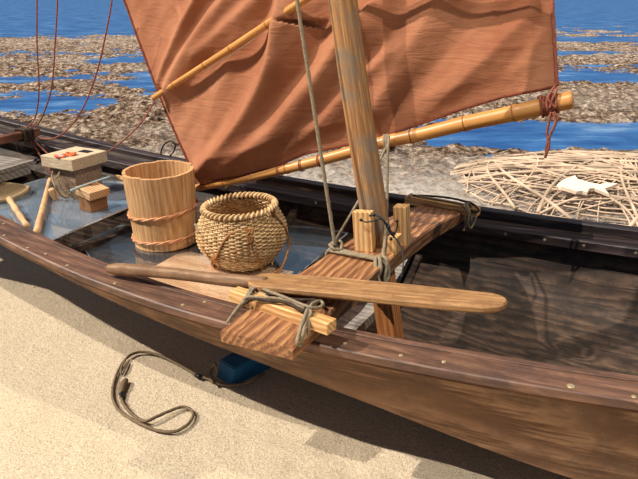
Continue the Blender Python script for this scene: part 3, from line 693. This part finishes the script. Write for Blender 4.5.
tube('handle', [loc(9, 199, PZ1 + .03), loc(17, 211, PZ1 + .026), loc(27, 226, PZ1 + .022)], lambda t: .0135 + .002 * math.sin(t * 20), M['stick'], hn)
bt_ = bar_between('pale_batten', atb(102, 168, .54), atb(140, 183, .54), .035, .02, M['cleat'], None, (0, 0, 0))
a, b_ = at(101, 168, .53), at(131, 181, .505); bt_.location = (a + b_) / 2; bt_.rotation_euler = (b_ - a).to_track_quat('X', 'Z').to_euler()
tag(bt_, 'pale wooden batten lying behind the box and the bucket', 'batten')

# ------------------------------------------------------------------ bamboo boom, batten, sail
NSAIL = .28
def bamboo(name, P, rf, nodes, label, cat, nodecol=True):
    d = P[-1] - P[0]; e = empty(name, P[0], 0, d.to_track_quat('X', 'Z').to_euler()); R = d.to_track_quat('X', 'Z').to_matrix().inverted()
    Q = [R @ (p - P[0]) for p in P]; L = d.length
    Q2 = resample(catmull(Q, 10), L / 160)
    cuts = sorted(nodes)
    def rad(t):
        r = rf(t); m = min(abs(t - c) for c in cuts)
        return r * (1 + .10 * max(0, 1 - m / .006))
    vs, fs = tubeverts(Q2, rad, 16); link('cane', mesh('cane', vs, fs), M['bamboo'], e, None, None, True)
    for c in cuts:
        i = int(c * (len(Q2) - 1)); p = Q2[i]; r = rf(c) * 1.06
        P_ = [Vector((p.x, p.y + r * math.cos(a), p.z + r * math.sin(a))) for a in np.linspace(0, 2 * PI, 20, endpoint=False)]
        vs, fs = tubeverts(P_, .0022, 6, closed=True); link('node_ring', mesh('node_ring', vs, fs), M['node'], e, None, None, True)
    tag(e, label, cat); return e, R
bp = [(194, 188), (230, 181.3), (260, 174.8), (300, 165.5), (340, 155), (381, 142.8), (420, 134.5), (462, 124.2), (511, 113.8), (573, 99.5)]
BP = [atn(x, y, NSAIL) for x, y in bp]
boom, RB_ = bamboo('bamboo_boom', BP, lambda t: lerp(.018, .0325, t), [.035, .11, .2, .31, .41, .53, .655, .78, .885, .955], 'long yellow bamboo boom under the foot of the sail', 'boom')
SO = atn(364, 147, NSAIL)
KT = .30; _s0, _n0, _ = toB(SO); _bs = [toB(p) for p in (BP[0], BP[-1])]; MB_ = (_bs[1][2] - _bs[0][2]) / (_bs[1][0] - _bs[0][0])
def ats(x, y, off=0.0):          # point on the leaning plane of the sail (it rises from the boom and leans away)
    r = ray(x, y); rs, rn, rz = r.dot(AX), r.dot(NX), r.z; cs, cn, _ = toB((0, 0, CZ))
    t = (NSAIL - off + KT * (CZ - SO.z - MB_ * (cs - _s0)) - cn) / (rn - KT * (rz - MB_ * rs))
    return Vector((0, 0, CZ)) + r * t
def sl(p): q = toB(p); return Vector((q[0] - toB(SO)[0], q[1] - NSAIL, q[2] - SO.z))   # sail-local
foot = [(199, 186), (216, 179), (240, 176), (275, 167), (306, 153.5), (348, 145), (381, 137.5), (420, 124), (462, 109), (503, 97), (540, 90), (557, 86)]
FT = [sl(ats(x, y)) for x, y in foot]
tack, clew = FT[0], FT[-1]
Lt = sl(ats(124, 0)); Rt_ = sl(ats(552, 0))
Lt = tack + (Lt - tack) * 1.9; Rt_ = clew + (Rt_ - clew) * (Lt.z - tack.z) / (Rt_.z - clew.z) * .8
ftx = [(p.x, p.z) for p in FT]
def zmp(ox, oy, k, L_): return [(ox + a / k, oy + b_ / k) for a, b_ in L_]
RIDGES = [  # (crest of the fold, height, half width on the left, on the right, extend upwards)
 (zmp(120, 0, 2.52, [(235, 0), (190, 70), (120, 200)]), .055, .07, .04, 1),
 (zmp(120, 0, 2.52, [(330, -20), (262, 50), (175, 160), (140, 215)]), .055, .08, .045, 1),
 (zmp(120, 0, 2.52, [(420, -30), (350, 30), (290, 80), (225, 130)]), .035, .06, .05, 1),
 (zmp(120, 0, 2.52, [(300, 175), (262, 235), (225, 330)]), .010, .06, .05, 0),
 (zmp(120, 0, 2.52, [(470, -40), (452, 50), (428, 140), (375, 240), (312, 325), (245, 395), (195, 440)]), .075, .13, .05, 1),
 (zmp(120, 0, 2.52, [(620, 60), (540, 170), (480, 235), (400, 325), (320, 388), (265, 425)]), .065, .12, .065, 0),
 (zmp(120, 0, 2.52, [(700, 130), (590, 230), (520, 305), (440, 365), (350, 415)]), .034, .07, .05, 0),
 (zmp(350, 0, 2.9, [(330, -90), (250, 40), (170, 170), (70, 330)]), .034, .10, .09, 1),
 (zmp(350, 0, 2.9, [(620, -60), (500, 60), (370, 190), (230, 320), (150, 385)]), .026, .06, .10, 0),
]
def segdist(X_, Z_, A_, B__):
    ax, az = A_.x, A_.z; dx, dz = B__.x - ax, B__.z - az; l2 = dx * dx + dz * dz
    t = np.clip(((X_ - ax) * dx + (Z_ - az) * dz) / l2, 0, 1); qx, qz = X_ - (ax + t * dx), Z_ - (az + t * dz)
    return np.hypot(qx, qz), np.sign(qx * dz - qz * dx)
def ridges(X_, Z_):
    tot = np.zeros_like(X_)
    for pxs, A_, wl, wr, ext in RIDGES:
        P_ = [sl(ats(a, b_)) for a, b_ in pxs]
        if P_[0].z < P_[-1].z: P_ = P_[::-1]
        if ext: P_ = [P_[0] + (P_[0] - P_[1]).normalized() * 1.2] + P_
        P_ = catmull(P_, 6); D = np.full_like(X_, 9.); SG = np.ones_like(X_)
        for a, b_ in zip(P_, P_[1:]):
            d_, sg = segdist(X_, Z_, a, b_); m_ = d_ < D; D = np.where(m_, d_, D); SG = np.where(m_, sg, SG)
        wd_ = np.where(SG > 0, wr, wl); f_ = A_ * np.exp(-(D / wd_) ** 1.6); tot = (tot ** 3 + f_ ** 3) ** (1 / 3)
    return 1.6 * tot
def fold(x, z, u, v):
    d = 0
    for i, (f_, a_) in enumerate(((1.8, .020), (4.2, .022), (8, .011), (15, .0045), (30, .0018))):
        d += a_ * noise.noise(Vector(((x * .77 - z * .64) * f_, (x * .64 + z * .77) * f_ * .22, i * 7.3)))
    return -d
NU, NV = 300, 190; vs = []; fs = []; EE = []
for j in range(NV):
    v = j / (NV - 1)
    for i in range(NU):
        u = i / (NU - 1); bx_ = lerp(tack.x, clew.x, u); bz = interp(ftx, bx_)
        top = Lt.lerp(Rt_, u); x = lerp(bx_, top.x, v); z = lerp(bz, top.z, v)
        x += -.02 * math.sin(min(1, v * 2) * PI) * (1 - u) ** 2
        e = min(1, u * 40, (1 - u) * 25) * min(1, .25 + v * 12)
        EE.append(e); vs.append([x, fold(x, z, u, v) * e - .13 * math.sin(PI * u) * min(1, v * 3) + KT * (z - MB_ * x), z])
VA = np.array(vs); VA[:, 1] -= ridges(VA[:, 0], VA[:, 2]) * np.array(EE); vs = [tuple(p) for p in VA]
for j in range(NV - 1):
    for i in range(NU - 1): a = j * NU + i; fs.append((a, a + 1, a + NU + 1, a + NU))
sail = empty('sail', SO, ROTB); tag(sail, 'large rust brown canvas sail hanging in folds behind the mast', 'sail')
cloth = link('cloth', mesh('cloth', vs, fs), M['sail'], sail, None, None, True)
sol = cloth.modifiers.new('thick', 'SOLIDIFY'); sol.thickness = .0025
rope('bolt_rope', [Vector(vs[j * NU]) for j in range(0, NV, 4)], .007, M['sail_hem'], sail, 2, 2)
rope('bolt_rope', [Vector(vs[j * NU + NU - 1]) for j in range(0, NV, 4)], .008, M['rope_red'], sail, 2, 2)
rope('foot_rope', [Vector(vs[i]) for i in range(0, NU, 6)] + [Vector(vs[NU - 1])], .005, M['sail_hem'], sail, 1, 2)
# bamboo batten tied across the front of the sail
q0, q1 = ats(153.5, 98, .065), ats(302, -2, .245)
q2 = q0 + (q1 - q0) * 1.9
Q = [q0.lerp(q2, t) + Vector((0, 0, -.012 * math.sin(t * PI))) for t in np.linspace(0, 1, 8)]
batt, _ = bamboo('bamboo_batten', Q, lambda t: lerp(.0145, .018, t), [.09, .21, .30, .42, .55, .68, .80, .92], 'slender yellow bamboo batten slanting across the upper left of the sail', 'batten')
tube('white_cord', [sl(ats(193, 76, .11)), sl(ats(235, 52, .16)), sl(ats(285, 15, .215)), sl(ats(306, -3, .245))], .003, plain('white_cord', srgb(220, 200, 180)), sail)
# ties along the boom
for px, py in ((278, 172), (300, 166), (318, 161)):
    c = atn(px, py, NSAIL); d = (BP[-1] - BP[0]).normalized(); e1 = d.cross(NX).normalized()
    P = [c + d * (.004 * a / PI) + (e1 * math.cos(a) + NX * math.sin(a)) * .0262 for a in np.linspace(0, 4 * PI, 30)]
    o = rope('sail_tie', P, .002, M['rope_red'], None, 0, 2)
    tag(o, {278: 'thin red cord tie round the boom, leftmost above the basket rim', 300: 'thin red cord tie round the boom, the middle one left of the tall rope', 318: 'thin red cord tie round the boom just beside the tall rope'}[px], 'cord', 'red ties along the boom')
# lashing at the boom end
le = empty('boom_lashing', atn(549, 105, NSAIL)); tag(le, 'red brown cord lashing with a hanging tassel at the right end of the boom', 'lashing')
c0 = atn(549, 105, NSAIL); d = (BP[-1] - BP[-2]).normalized(); e1 = d.cross(NX).normalized()
P = [d * (.012 * (a / (2 * PI) - 3.0) * .9) + (e1 * math.cos(a) + NX * math.sin(a)) * (.036 + .003 * math.sin(a * 2.3)) for a in np.linspace(0, 12 * PI, 110)]
rope('wraps', P, .0048, M['rope_red'], le, 0, 2)
lp = lambda px, py, n=.24: atn(px, py, n) - c0
rope('tie', [lp(557, 87, .28), lp(556, 92, .25), lp(553, 98, .24), lp(550, 108, .24)], .005, M['rope_red'], le, 5, 2)
rope('tie', [lp(556, 84, .28), lp(551, 92, .25), lp(548, 99, .24), lp(556, 108, .24)], .005, M['rope_red'], le, 5, 2)
rope('tassel', [lp(553, 112), lp(556, 122), lp(551, 133), lp(547, 145), lp(546, 156)], .005, M['rope_red'], le, 5, 2)
rope('tassel', [lp(551, 112), lp(549, 122), lp(547, 133), lp(549, 145), lp(545, 158)], .005, M['rope_red'], le, 5, 2)
rope('tassel', [lp(554, 112), lp(558, 118), lp(554, 126), lp(550, 136), lp(549, 150)], .004, M['rope_red'], le, 5, 2)

# ------------------------------------------------------------------ standing ropes
def extend(a, b_, k): return a + (b_ - a) * k
a = B(sL(-.25) + .008, -.25, z_(-.25, .01)); b_ = atn(297, 0, -.22)
o = rope('stay_rope', [a, a.lerp(b_, .5), b_, extend(a, b_, 1.9)], .007, M['rope'], None, 10); tag(o, 'tall grey rope rising from the left edge of the crossbeam', 'rope')
a = B(sR(-.27) - .02, -.25, z_(-.27, .02)); b_ = atn(388.5, 141, .245)
o = rope('stay_rope', [a, a.lerp(b_, .35) + Vector((.004, 0, 0)), a.lerp(b_, .7), b_ + Vector((0, 0, .02))], .006, M['rope'], None, 10); tag(o, 'grey rope hanging straight from the boom to the right edge of the crossbeam', 'rope')
a = B(sL(-.25) + .0, -.262, z_(-.25, .01)); b_ = atn(388, 144, .24)
o = rope('stay_rope', [a, a.lerp(b_, .5) + Vector((0, 0, -.012)), b_], .0052, M['rope'], None, 10); tag(o, 'slanting grey rope crossing in front of the mast up to the boom', 'rope')
ht = empty('tie_knot', atn(388, 143, NSAIL)); tag(ht, 'grey rope wraps round the boom just right of the mast', 'knot')
P = [Vector(d) * 0 + (BP[6] - BP[5]).normalized() * (.01 * (a / (2 * PI) - 1.2)) + ((BP[6] - BP[5]).normalized().cross(NX) * math.cos(a) + NX * math.sin(a)) * .034 for a in np.linspace(0, 5 * PI, 40)]
rope('wraps', P, .0065, M['rope'], ht, 0)

def hang(name, pts, r, label, cat='rope', mat='rope_red'):
    o = rope(name, pts, r, M[mat], None, 10, 2); tag(o, label, cat); return o
knotp = B(-2.17, .31, .765)
hang('rigging_line', [atn(37, -40, .36), atn(37, 0, .36), atn(37, 45, .36), atn(39, 90, .37), atn(35, 118, .38), knotp], .0042, 'leftmost thin reddish line hanging down to the bow crossbar', mat='rope_red')
hang('rigging_line', [atn(58, -40, .36), atn(57.5, 0, .36), atn(55, 45, .36), atn(52, 85, .37), atn(45, 110, .38), atn(38, 124, .39), knotp + Vector((.02, 0, 0))], .0042, 'second thin reddish line from the left edge, hanging to the bow crossbar')
hang('rigging_line', [atn(116, -40, .3), atn(112, 0, .3), atn(105, 38, .3), atn(96, 75, .3), atn(84, 106, .3), atn(70, 127, .3), atn(55, 138, .3), atn(40, 138, .33), atn(28, 131, .37), knotp], .0042, 'reddish line sagging in a long curve from the top edge to the bow crossbar')
hang('rigging_line', [ats(155, 101, .045), atn(141, 123, .28), atn(124, 140, .30), atn(108, 152, .32), atn(96, 163, .34), atn(88, 175, .36)], .0042, 'reddish line running from the bamboo batten tip down behind the box')
hang('rigging_line', [knotp, atn(34, 140, .33), atn(46, 152, .30), atn(57, 160, .28), atn(66, 168, .27)], .0042, 'short reddish line from the bow crossbar to the back of the box')
hang('rigging_line', [knotp + Vector((0, 0, -.01)), atn(32, 143, .34), atn(38, 152, .32), atn(45, 164, .28), atn(50, 174, .24)], .005, 'thin reddish line from the bow crossbar to the left of the box')
hang('wire_loop', [atn(161, 160, .62), atn(161, 152, .62), atn(164, 145, .62), atn(170, 141, .62), atn(175, 144, .62), atn(174, 151, .62), atn(169, 157, .62), atn(166, 160, .62)], .0045, 'thin dark wire loop standing up behind the bucket', 'loop', 'black')

# ------------------------------------------------------------------ blue prop and mooring line on the sand
bpz = empty('blue_support', B(-.335, -.04, 0), ROTB - .36); tag(bpz, 'blue painted support block on the sand under the hull', 'support')
bm = bmesh.new()
vsb = [(-.055, -.36, -.01), (.055, -.36, -.01), (.055, .36, -.01), (-.055, .36, -.01), (-.05, -.34, .07), (.05, -.34, .07), (.055, .36, .15), (-.055, .36, .15)]
V_ = [bm.verts.new(v) for v in vsb]
for f in ((3, 2, 1, 0), (4, 5, 6, 7), (0, 1, 5, 4), (1, 2, 6, 5), (2, 3, 7, 6), (3, 0, 4, 7)): bm.faces.new([V_[i] for i in f])
bmesh.ops.bevel(bm, geom=list(bm.edges), offset=.004, segments=2, affect='EDGES'); me = bpy.data.meshes.new('block'); bm.to_mesh(me); bm.free()
link('block', me, M['blue'], bpz)
g = lambda px, py, z=.009: at(px, py, z)
mo = empty('mooring_line', g(124, 385)); tag(mo, 'brown line looped on the sand with a knotted end, running to the blue support', 'rope')
mp_ = [(264, 372, .03), (254, 380, .03), (242, 384, .012), (228, 385, .012), (214, 382, .01), (206, 378, .01), (198, 376.5, .009), (188, 370, .01), (172, 361, .009), (155, 354, .009), (140, 352, .009), (129, 356, .009), (120, 367, .009), (114, 382, .009), (112.5, 396, .009), (117, 408, .009), (128, 417, .009), (143, 425, .009), (160, 431, .009), (176, 431, .009), (188, 424, .009), (193, 415, .009), (190, 409, .009), (182, 407, .012), (172, 410, .016), (158, 416, .02), (146, 421, .02), (136, 417, .009), (128, 410, .009), (122, 401, .009), (121, 392, .009)]
rope('line', [g(*p) - mo.location for p in mp_], .0062, M['rope_sand'], mo, 8)
tube('eye_splice', [g(121, 394) - mo.location, g(122, 388, .012) - mo.location, g(124, 383, .014) - mo.location, g(126, 380, .012) - mo.location], lambda t: .010 + .005 * math.sin(t * PI), M['rope_sand'], mo)
tube('whipping', [g(121.5, 398, .01) - mo.location, g(122, 389, .011) - mo.location], .0085, M['black'], mo)
tube('whipping', [g(201, 377.5, .011) - mo.location, g(196, 375, .011) - mo.location], .010, M['black'], mo, 2)
rope('side_loop', [g(*p) - mo.location for p in ((127, 357, .012), (122, 366, .014), (121, 374, .012), (124, 371, .01), (128, 362, .01))], .004, M['rope_sand'], mo, 6)
rope('side_loop', [g(*p) - mo.location for p in ((213, 383, .02), (210, 376, .03), (212, 368, .05), (215, 364, .08), (217, 372, .05), (213, 379, .02))], .006, M['rope_sand'], mo, 6)

# ------------------------------------------------------------------ fish trap on the shore
TC = B(1.02, 3.25, .0); trap = empty('twig_fish_trap', TC, ROTB * .5); tag(trap, 'wide low dome of woven bleached twigs on the shore beyond the far rail', 'trap')
TA, TB_, TH = 1.45, 1.08, .15
def dome(x, y):
    q_ = (x / TA) ** 2 + (y / TB_) ** 2; return TH * math.sqrt(max(0, 1 - q_)) if q_ < 1 else 0
rnd = random.Random(11)
def rod(P, r, name):
    vs, fs = tubeverts(resample(catmull(P, 5), .05), lambda t: r * (1 - .35 * t), 6); link(name, mesh(name, vs, fs), M['twig'], trap, None, None, True)
vsA, fsA = [], []
for k in range(1, 17):
    q_ = k / 16.5
    P = [Vector((TA * q_ * math.cos(a) + rnd.uniform(-.02, .02), TB_ * q_ * math.sin(a) + rnd.uniform(-.02, .02), TH * math.sqrt(max(0, 1 - q_ * q_)) + .01 + rnd.uniform(-.01, .01))) for a in np.linspace(0, 2 * PI, 40, endpoint=False)]
    vs_, fs_ = tubeverts(P, .0065, 6, closed=True); link('hoop', mesh('hoop', vs_, fs_), M['twig'], trap, None, None, True)
for k in range(80):
    a = 2 * PI * k / 80 + rnd.uniform(-.03, .03); tw = rnd.uniform(.15, .5)
    P = [Vector((TA * q_ * math.cos(a + tw * q_), TB_ * q_ * math.sin(a + tw * q_), TH * math.sqrt(max(0, 1 - q_ * q_)) + .02)) for q_ in np.linspace(.08 if k % 2 else .4, 1, 9)]
    rod(P, rnd.uniform(.005, .010), 'rib')
for k in range(44):
    a = rnd.uniform(0, 2 * PI); off = rnd.uniform(-.9, .9)
    P = []
    for t in np.linspace(-1, 1, 9):
        u_ = off + .12 * t * t; h = math.sqrt(max(0, 1 - u_ * u_)) * t * .98
        X_ = u_ * math.cos(a) - h * math.sin(a); Y_ = u_ * math.sin(a) + h * math.cos(a)
        q2_ = min(1, X_ * X_ + Y_ * Y_); P.append(Vector((TA * X_, TB_ * Y_, TH * math.sqrt(1 - q2_) + .03)))
    rod(P, rnd.uniform(.006, .015), 'long_rod')
# dried fish on the trap
fo = [(557, 184), (563, 180), (570, 177.5), (574, 176), (577, 180), (584, 182), (592, 184), (600, 185.5), (608, 184), (619, 184.5), (611, 188), (605, 190), (610, 196), (600, 192), (594, 189.5), (589, 190), (587, 194), (582, 192.5), (576, 193), (566, 190), (560, 188)]
fc = at(585, 186, .20)
t_ = (fc - Vector((0, 0, CZ))).length
nrmf = Vector((0, -.35, .92)).normalized()
def onplane(px, py):
    r = ray(px, py); o_ = Vector((0, 0, CZ)); return o_ + r * ((fc - o_).dot(nrmf) / r.dot(nrmf))
F3 = [onplane(*p) - fc for p in fo]
bm = bmesh.new(); lo = [bm.verts.new(p - nrmf * .012) for p in F3]; hi = [bm.verts.new(p * .95 + nrmf * .012) for p in F3]
bm.faces.new(hi); bm.faces.new(lo[::-1])
for i in range(len(fo)): j = (i + 1) % len(fo); bm.faces.new((lo[i], lo[j], hi[j], hi[i]))
bmesh.ops.recalc_face_normals(bm, faces=bm.faces); me = bpy.data.meshes.new('dried_fish'); bm.to_mesh(me); bm.free()
o = link('dried_fish', me, M['fish'], None, fc); tag(o, 'flat white fish with forked tail lying on the twig trap', 'fish')

# ------------------------------------------------------------------ ground: sand and tidal flat
def grid(name, X, Y, zf, mat, kindf=None, jit=0):
    ny, nx = len(Y), len(X[0]); co = np.zeros((ny, nx, 3)); 
    for j in range(ny):
        co[j, :, 0] = X[j]; co[j, :, 1] = Y[j]
    flat_ = co.reshape(-1, 3); kv = []
    for k in range(len(flat_)):
        r_ = zf(flat_[k, 0], flat_[k, 1])
        if isinstance(r_, tuple): flat_[k, 2] = r_[0]; kv.append(r_[1])
        else: flat_[k, 2] = r_
    idx = np.arange(ny * nx).reshape(ny, nx)
    quads = np.stack([idx[:-1, :-1], idx[:-1, 1:], idx[1:, 1:], idx[1:, :-1]], -1).reshape(-1, 4)
    me = bpy.data.meshes.new(name); me.vertices.add(len(flat_)); me.vertices.foreach_set('co', flat_.ravel())
    me.loops.add(quads.size); me.loops.foreach_set('vertex_index', quads.ravel().astype(np.int32))
    me.polygons.add(len(quads)); me.polygons.foreach_set('loop_start', np.arange(0, quads.size, 4, dtype=np.int32)); me.polygons.foreach_set('loop_total', np.full(len(quads), 4, dtype=np.int32))
    me.update(calc_edges=True); me.validate()
    if kv:
        ca = me.color_attributes.new('kind', 'FLOAT_COLOR', 'POINT'); arr = np.ones((len(kv), 4), np.float32); arr[:, 0] = kv; ca.data.foreach_set('color', arr.ravel())
    o = link(name, me, mat, None, None, None, True); o['kind'] = 'structure'; return o
def nz3(x, y, z): return noise.noise(Vector((x, y, z)))
def sandz(x, y):
    z = .012 * nz3(x * 1.6, y * 1.6, 0) + .006 * nz3(x * 5, y * 5, 4) + .0022 * nz3(x * 17, y * 17, 2) + .0016 * nz3(x * 45, y * 45, 8)
    # old footprint hollows at the lower right
    for (fx, fy) in FP:
        d = math.hypot((x - fx) * 1.0, (y - fy) * 1.6); z -= .010 * math.exp(-(d / .06) ** 2)
    return z - .006
FP = [tuple(at(px, py, 0)[:2]) for px, py in ((330, 450), (300, 462), (352, 470), (402, 476), (290, 436))]
Ys = np.linspace(.4, 4.1, 300); Xs = [np.linspace(-3.2, 2.6, 420)] * len(Ys)
grid('sand_floor', Xs, Ys, sandz, M['sand'])
pools = [(3.1, 7.1, 2.0, .72, 1.0), (-3.9, 9.2, .8, .4, .6), (4.6, 12.4, 2.2, .6, .7), (-2.6, 11.6, .9, .9, .7), (-4.4, 15.5, 1.8, .8, .6), (-3.4, 6.3, .9, .3, .5), (-3.1, 13.0, .7, .5, .7), (-5.6, 12.0, 1.2, .35, .6), (-2.9, 18.0, 1.6, .7, .6), (5.6, 17.5, 2.4, .8, .7), (7.5, 23.0, 3.5, 1.1, .7)]
def flatz(x, y):
    far = max(0, min(1, (y - 7) / 20))
    land = max(0, 1 - abs(y - 5.2) / 1.3)
    sx = 1.0 / (1 + y * .02)
    big = nz3(x * .33, y * .55, 1.3) * .6 + nz3(x * .8, y * 1.3, 5.1) * .5
    mid = nz3(x * 2.4, y * 3.6, 2.2) * .5 + nz3(x * 6, y * 8, 7.7) * .3
    fine = nz3(x * 15, y * 17, 3.3) * .25 if y < 16 else 0
    h = .045 + .11 * big - .05 * far
    for cx, cy, rx, ry, a_ in pools:
        q_ = ((x - cx) / rx) ** 2 + ((y - cy) / ry) ** 2
        if q_ < 4: h -= .20 * a_ * math.exp(-q_ ** 1.6)
    h += .08 * land
    if y > 24: h -= (.02 if x < 0 else .006) * (y - 24)
    amp = .115
    near = max(0, min(1, (y - 3.9) / 2.4))
    h = h * near + (1 - near) * .03
    h += amp * (mid + fine) * (.25 + .75 * near)
    pale = max(0, min(1, (1 - (y - 4.5) / 1.8))) if x > -2.2 else max(0, min(1, (1 - (y - 4.5) / 1.2)))
    pale = max(0, min(1, pale + .9 * big * .5))
    pale *= 1 - .9 * math.exp(-((x - 2.5) / 1.5) ** 2 - ((y - 4.9) / 1.2) ** 2)
    return (h, pale if y < 7.5 else 0.0 + max(0, .35 * big))
Yf = [3.9]
while Yf[-1] < 46: Yf.append(Yf[-1] * 1.0052)
Xf = [np.linspace(-.80 * y - 1.4, .78 * y + 1.4, 600) for y in Yf]
grid('tidal_flat', Xf, Yf, flatz, M['flat'])
wt = link('water_surface', mesh('water_surface', [(-60, 4.6, 0), (60, 4.6, 0), (400, 500, 0), (-400, 500, 0)], [(0, 1, 2, 3)]), M['water']); wt['kind'] = 'structure'
# deep ground under everything
gb = link('ground', mesh('ground', [(-60, -8, -.12), (60, -8, -.12), (60, 48, -.12), (-60, 48, -.12)], [(0, 1, 2, 3)]), M['sand']); gb['kind'] = 'structure'

# ------------------------------------------------------------------ light
def sun(name, d, col, e, ang=.6):
    l = bpy.data.lights.new(name, 'SUN'); l.energy = e; l.color = col; l.angle = math.radians(ang)
    o = bpy.data.objects.new(name, l); COL.objects.link(o); dv = (AX * d[0] + NX * d[1] + Vector((0, 0, d[2]))).normalized()
    o.rotation_euler = (-dv).to_track_quat('-Z', 'Y').to_euler(); return o
sun('lamp_front', (-.95, -.55, 1), (1, .91, .80), 3.9)
sun('lamp_high', (-.22, -.54, 1), (1, .93, .84), 2.2)
sun('lamp_right', (.66, .09, 1), (1, .88, .68), 1.15)
wd = bpy.data.worlds.new('world'); scene.world = wd; wd.use_nodes = True; nt = wd.node_tree; L = nt.links.new
bg = nt.nodes['Background']; tc = nd(nt, 'ShaderNodeTexCoord'); sp = nd(nt, 'ShaderNodeSeparateXYZ'); L(tc.outputs['Generated'], sp.inputs[0])
rp = ramp(nt, [(0, (.30, .25, .2)), (.02, (.5, .75, 1.0)), (.34, (.6, .8, 1.0)), (.5, srgb(110, 155, 205)), (1, srgb(140, 160, 190))]); L(sp.outputs[2], rp.inputs[0]); L(rp.outputs[0], bg.inputs[0]); bg.inputs[1].default_value = .28
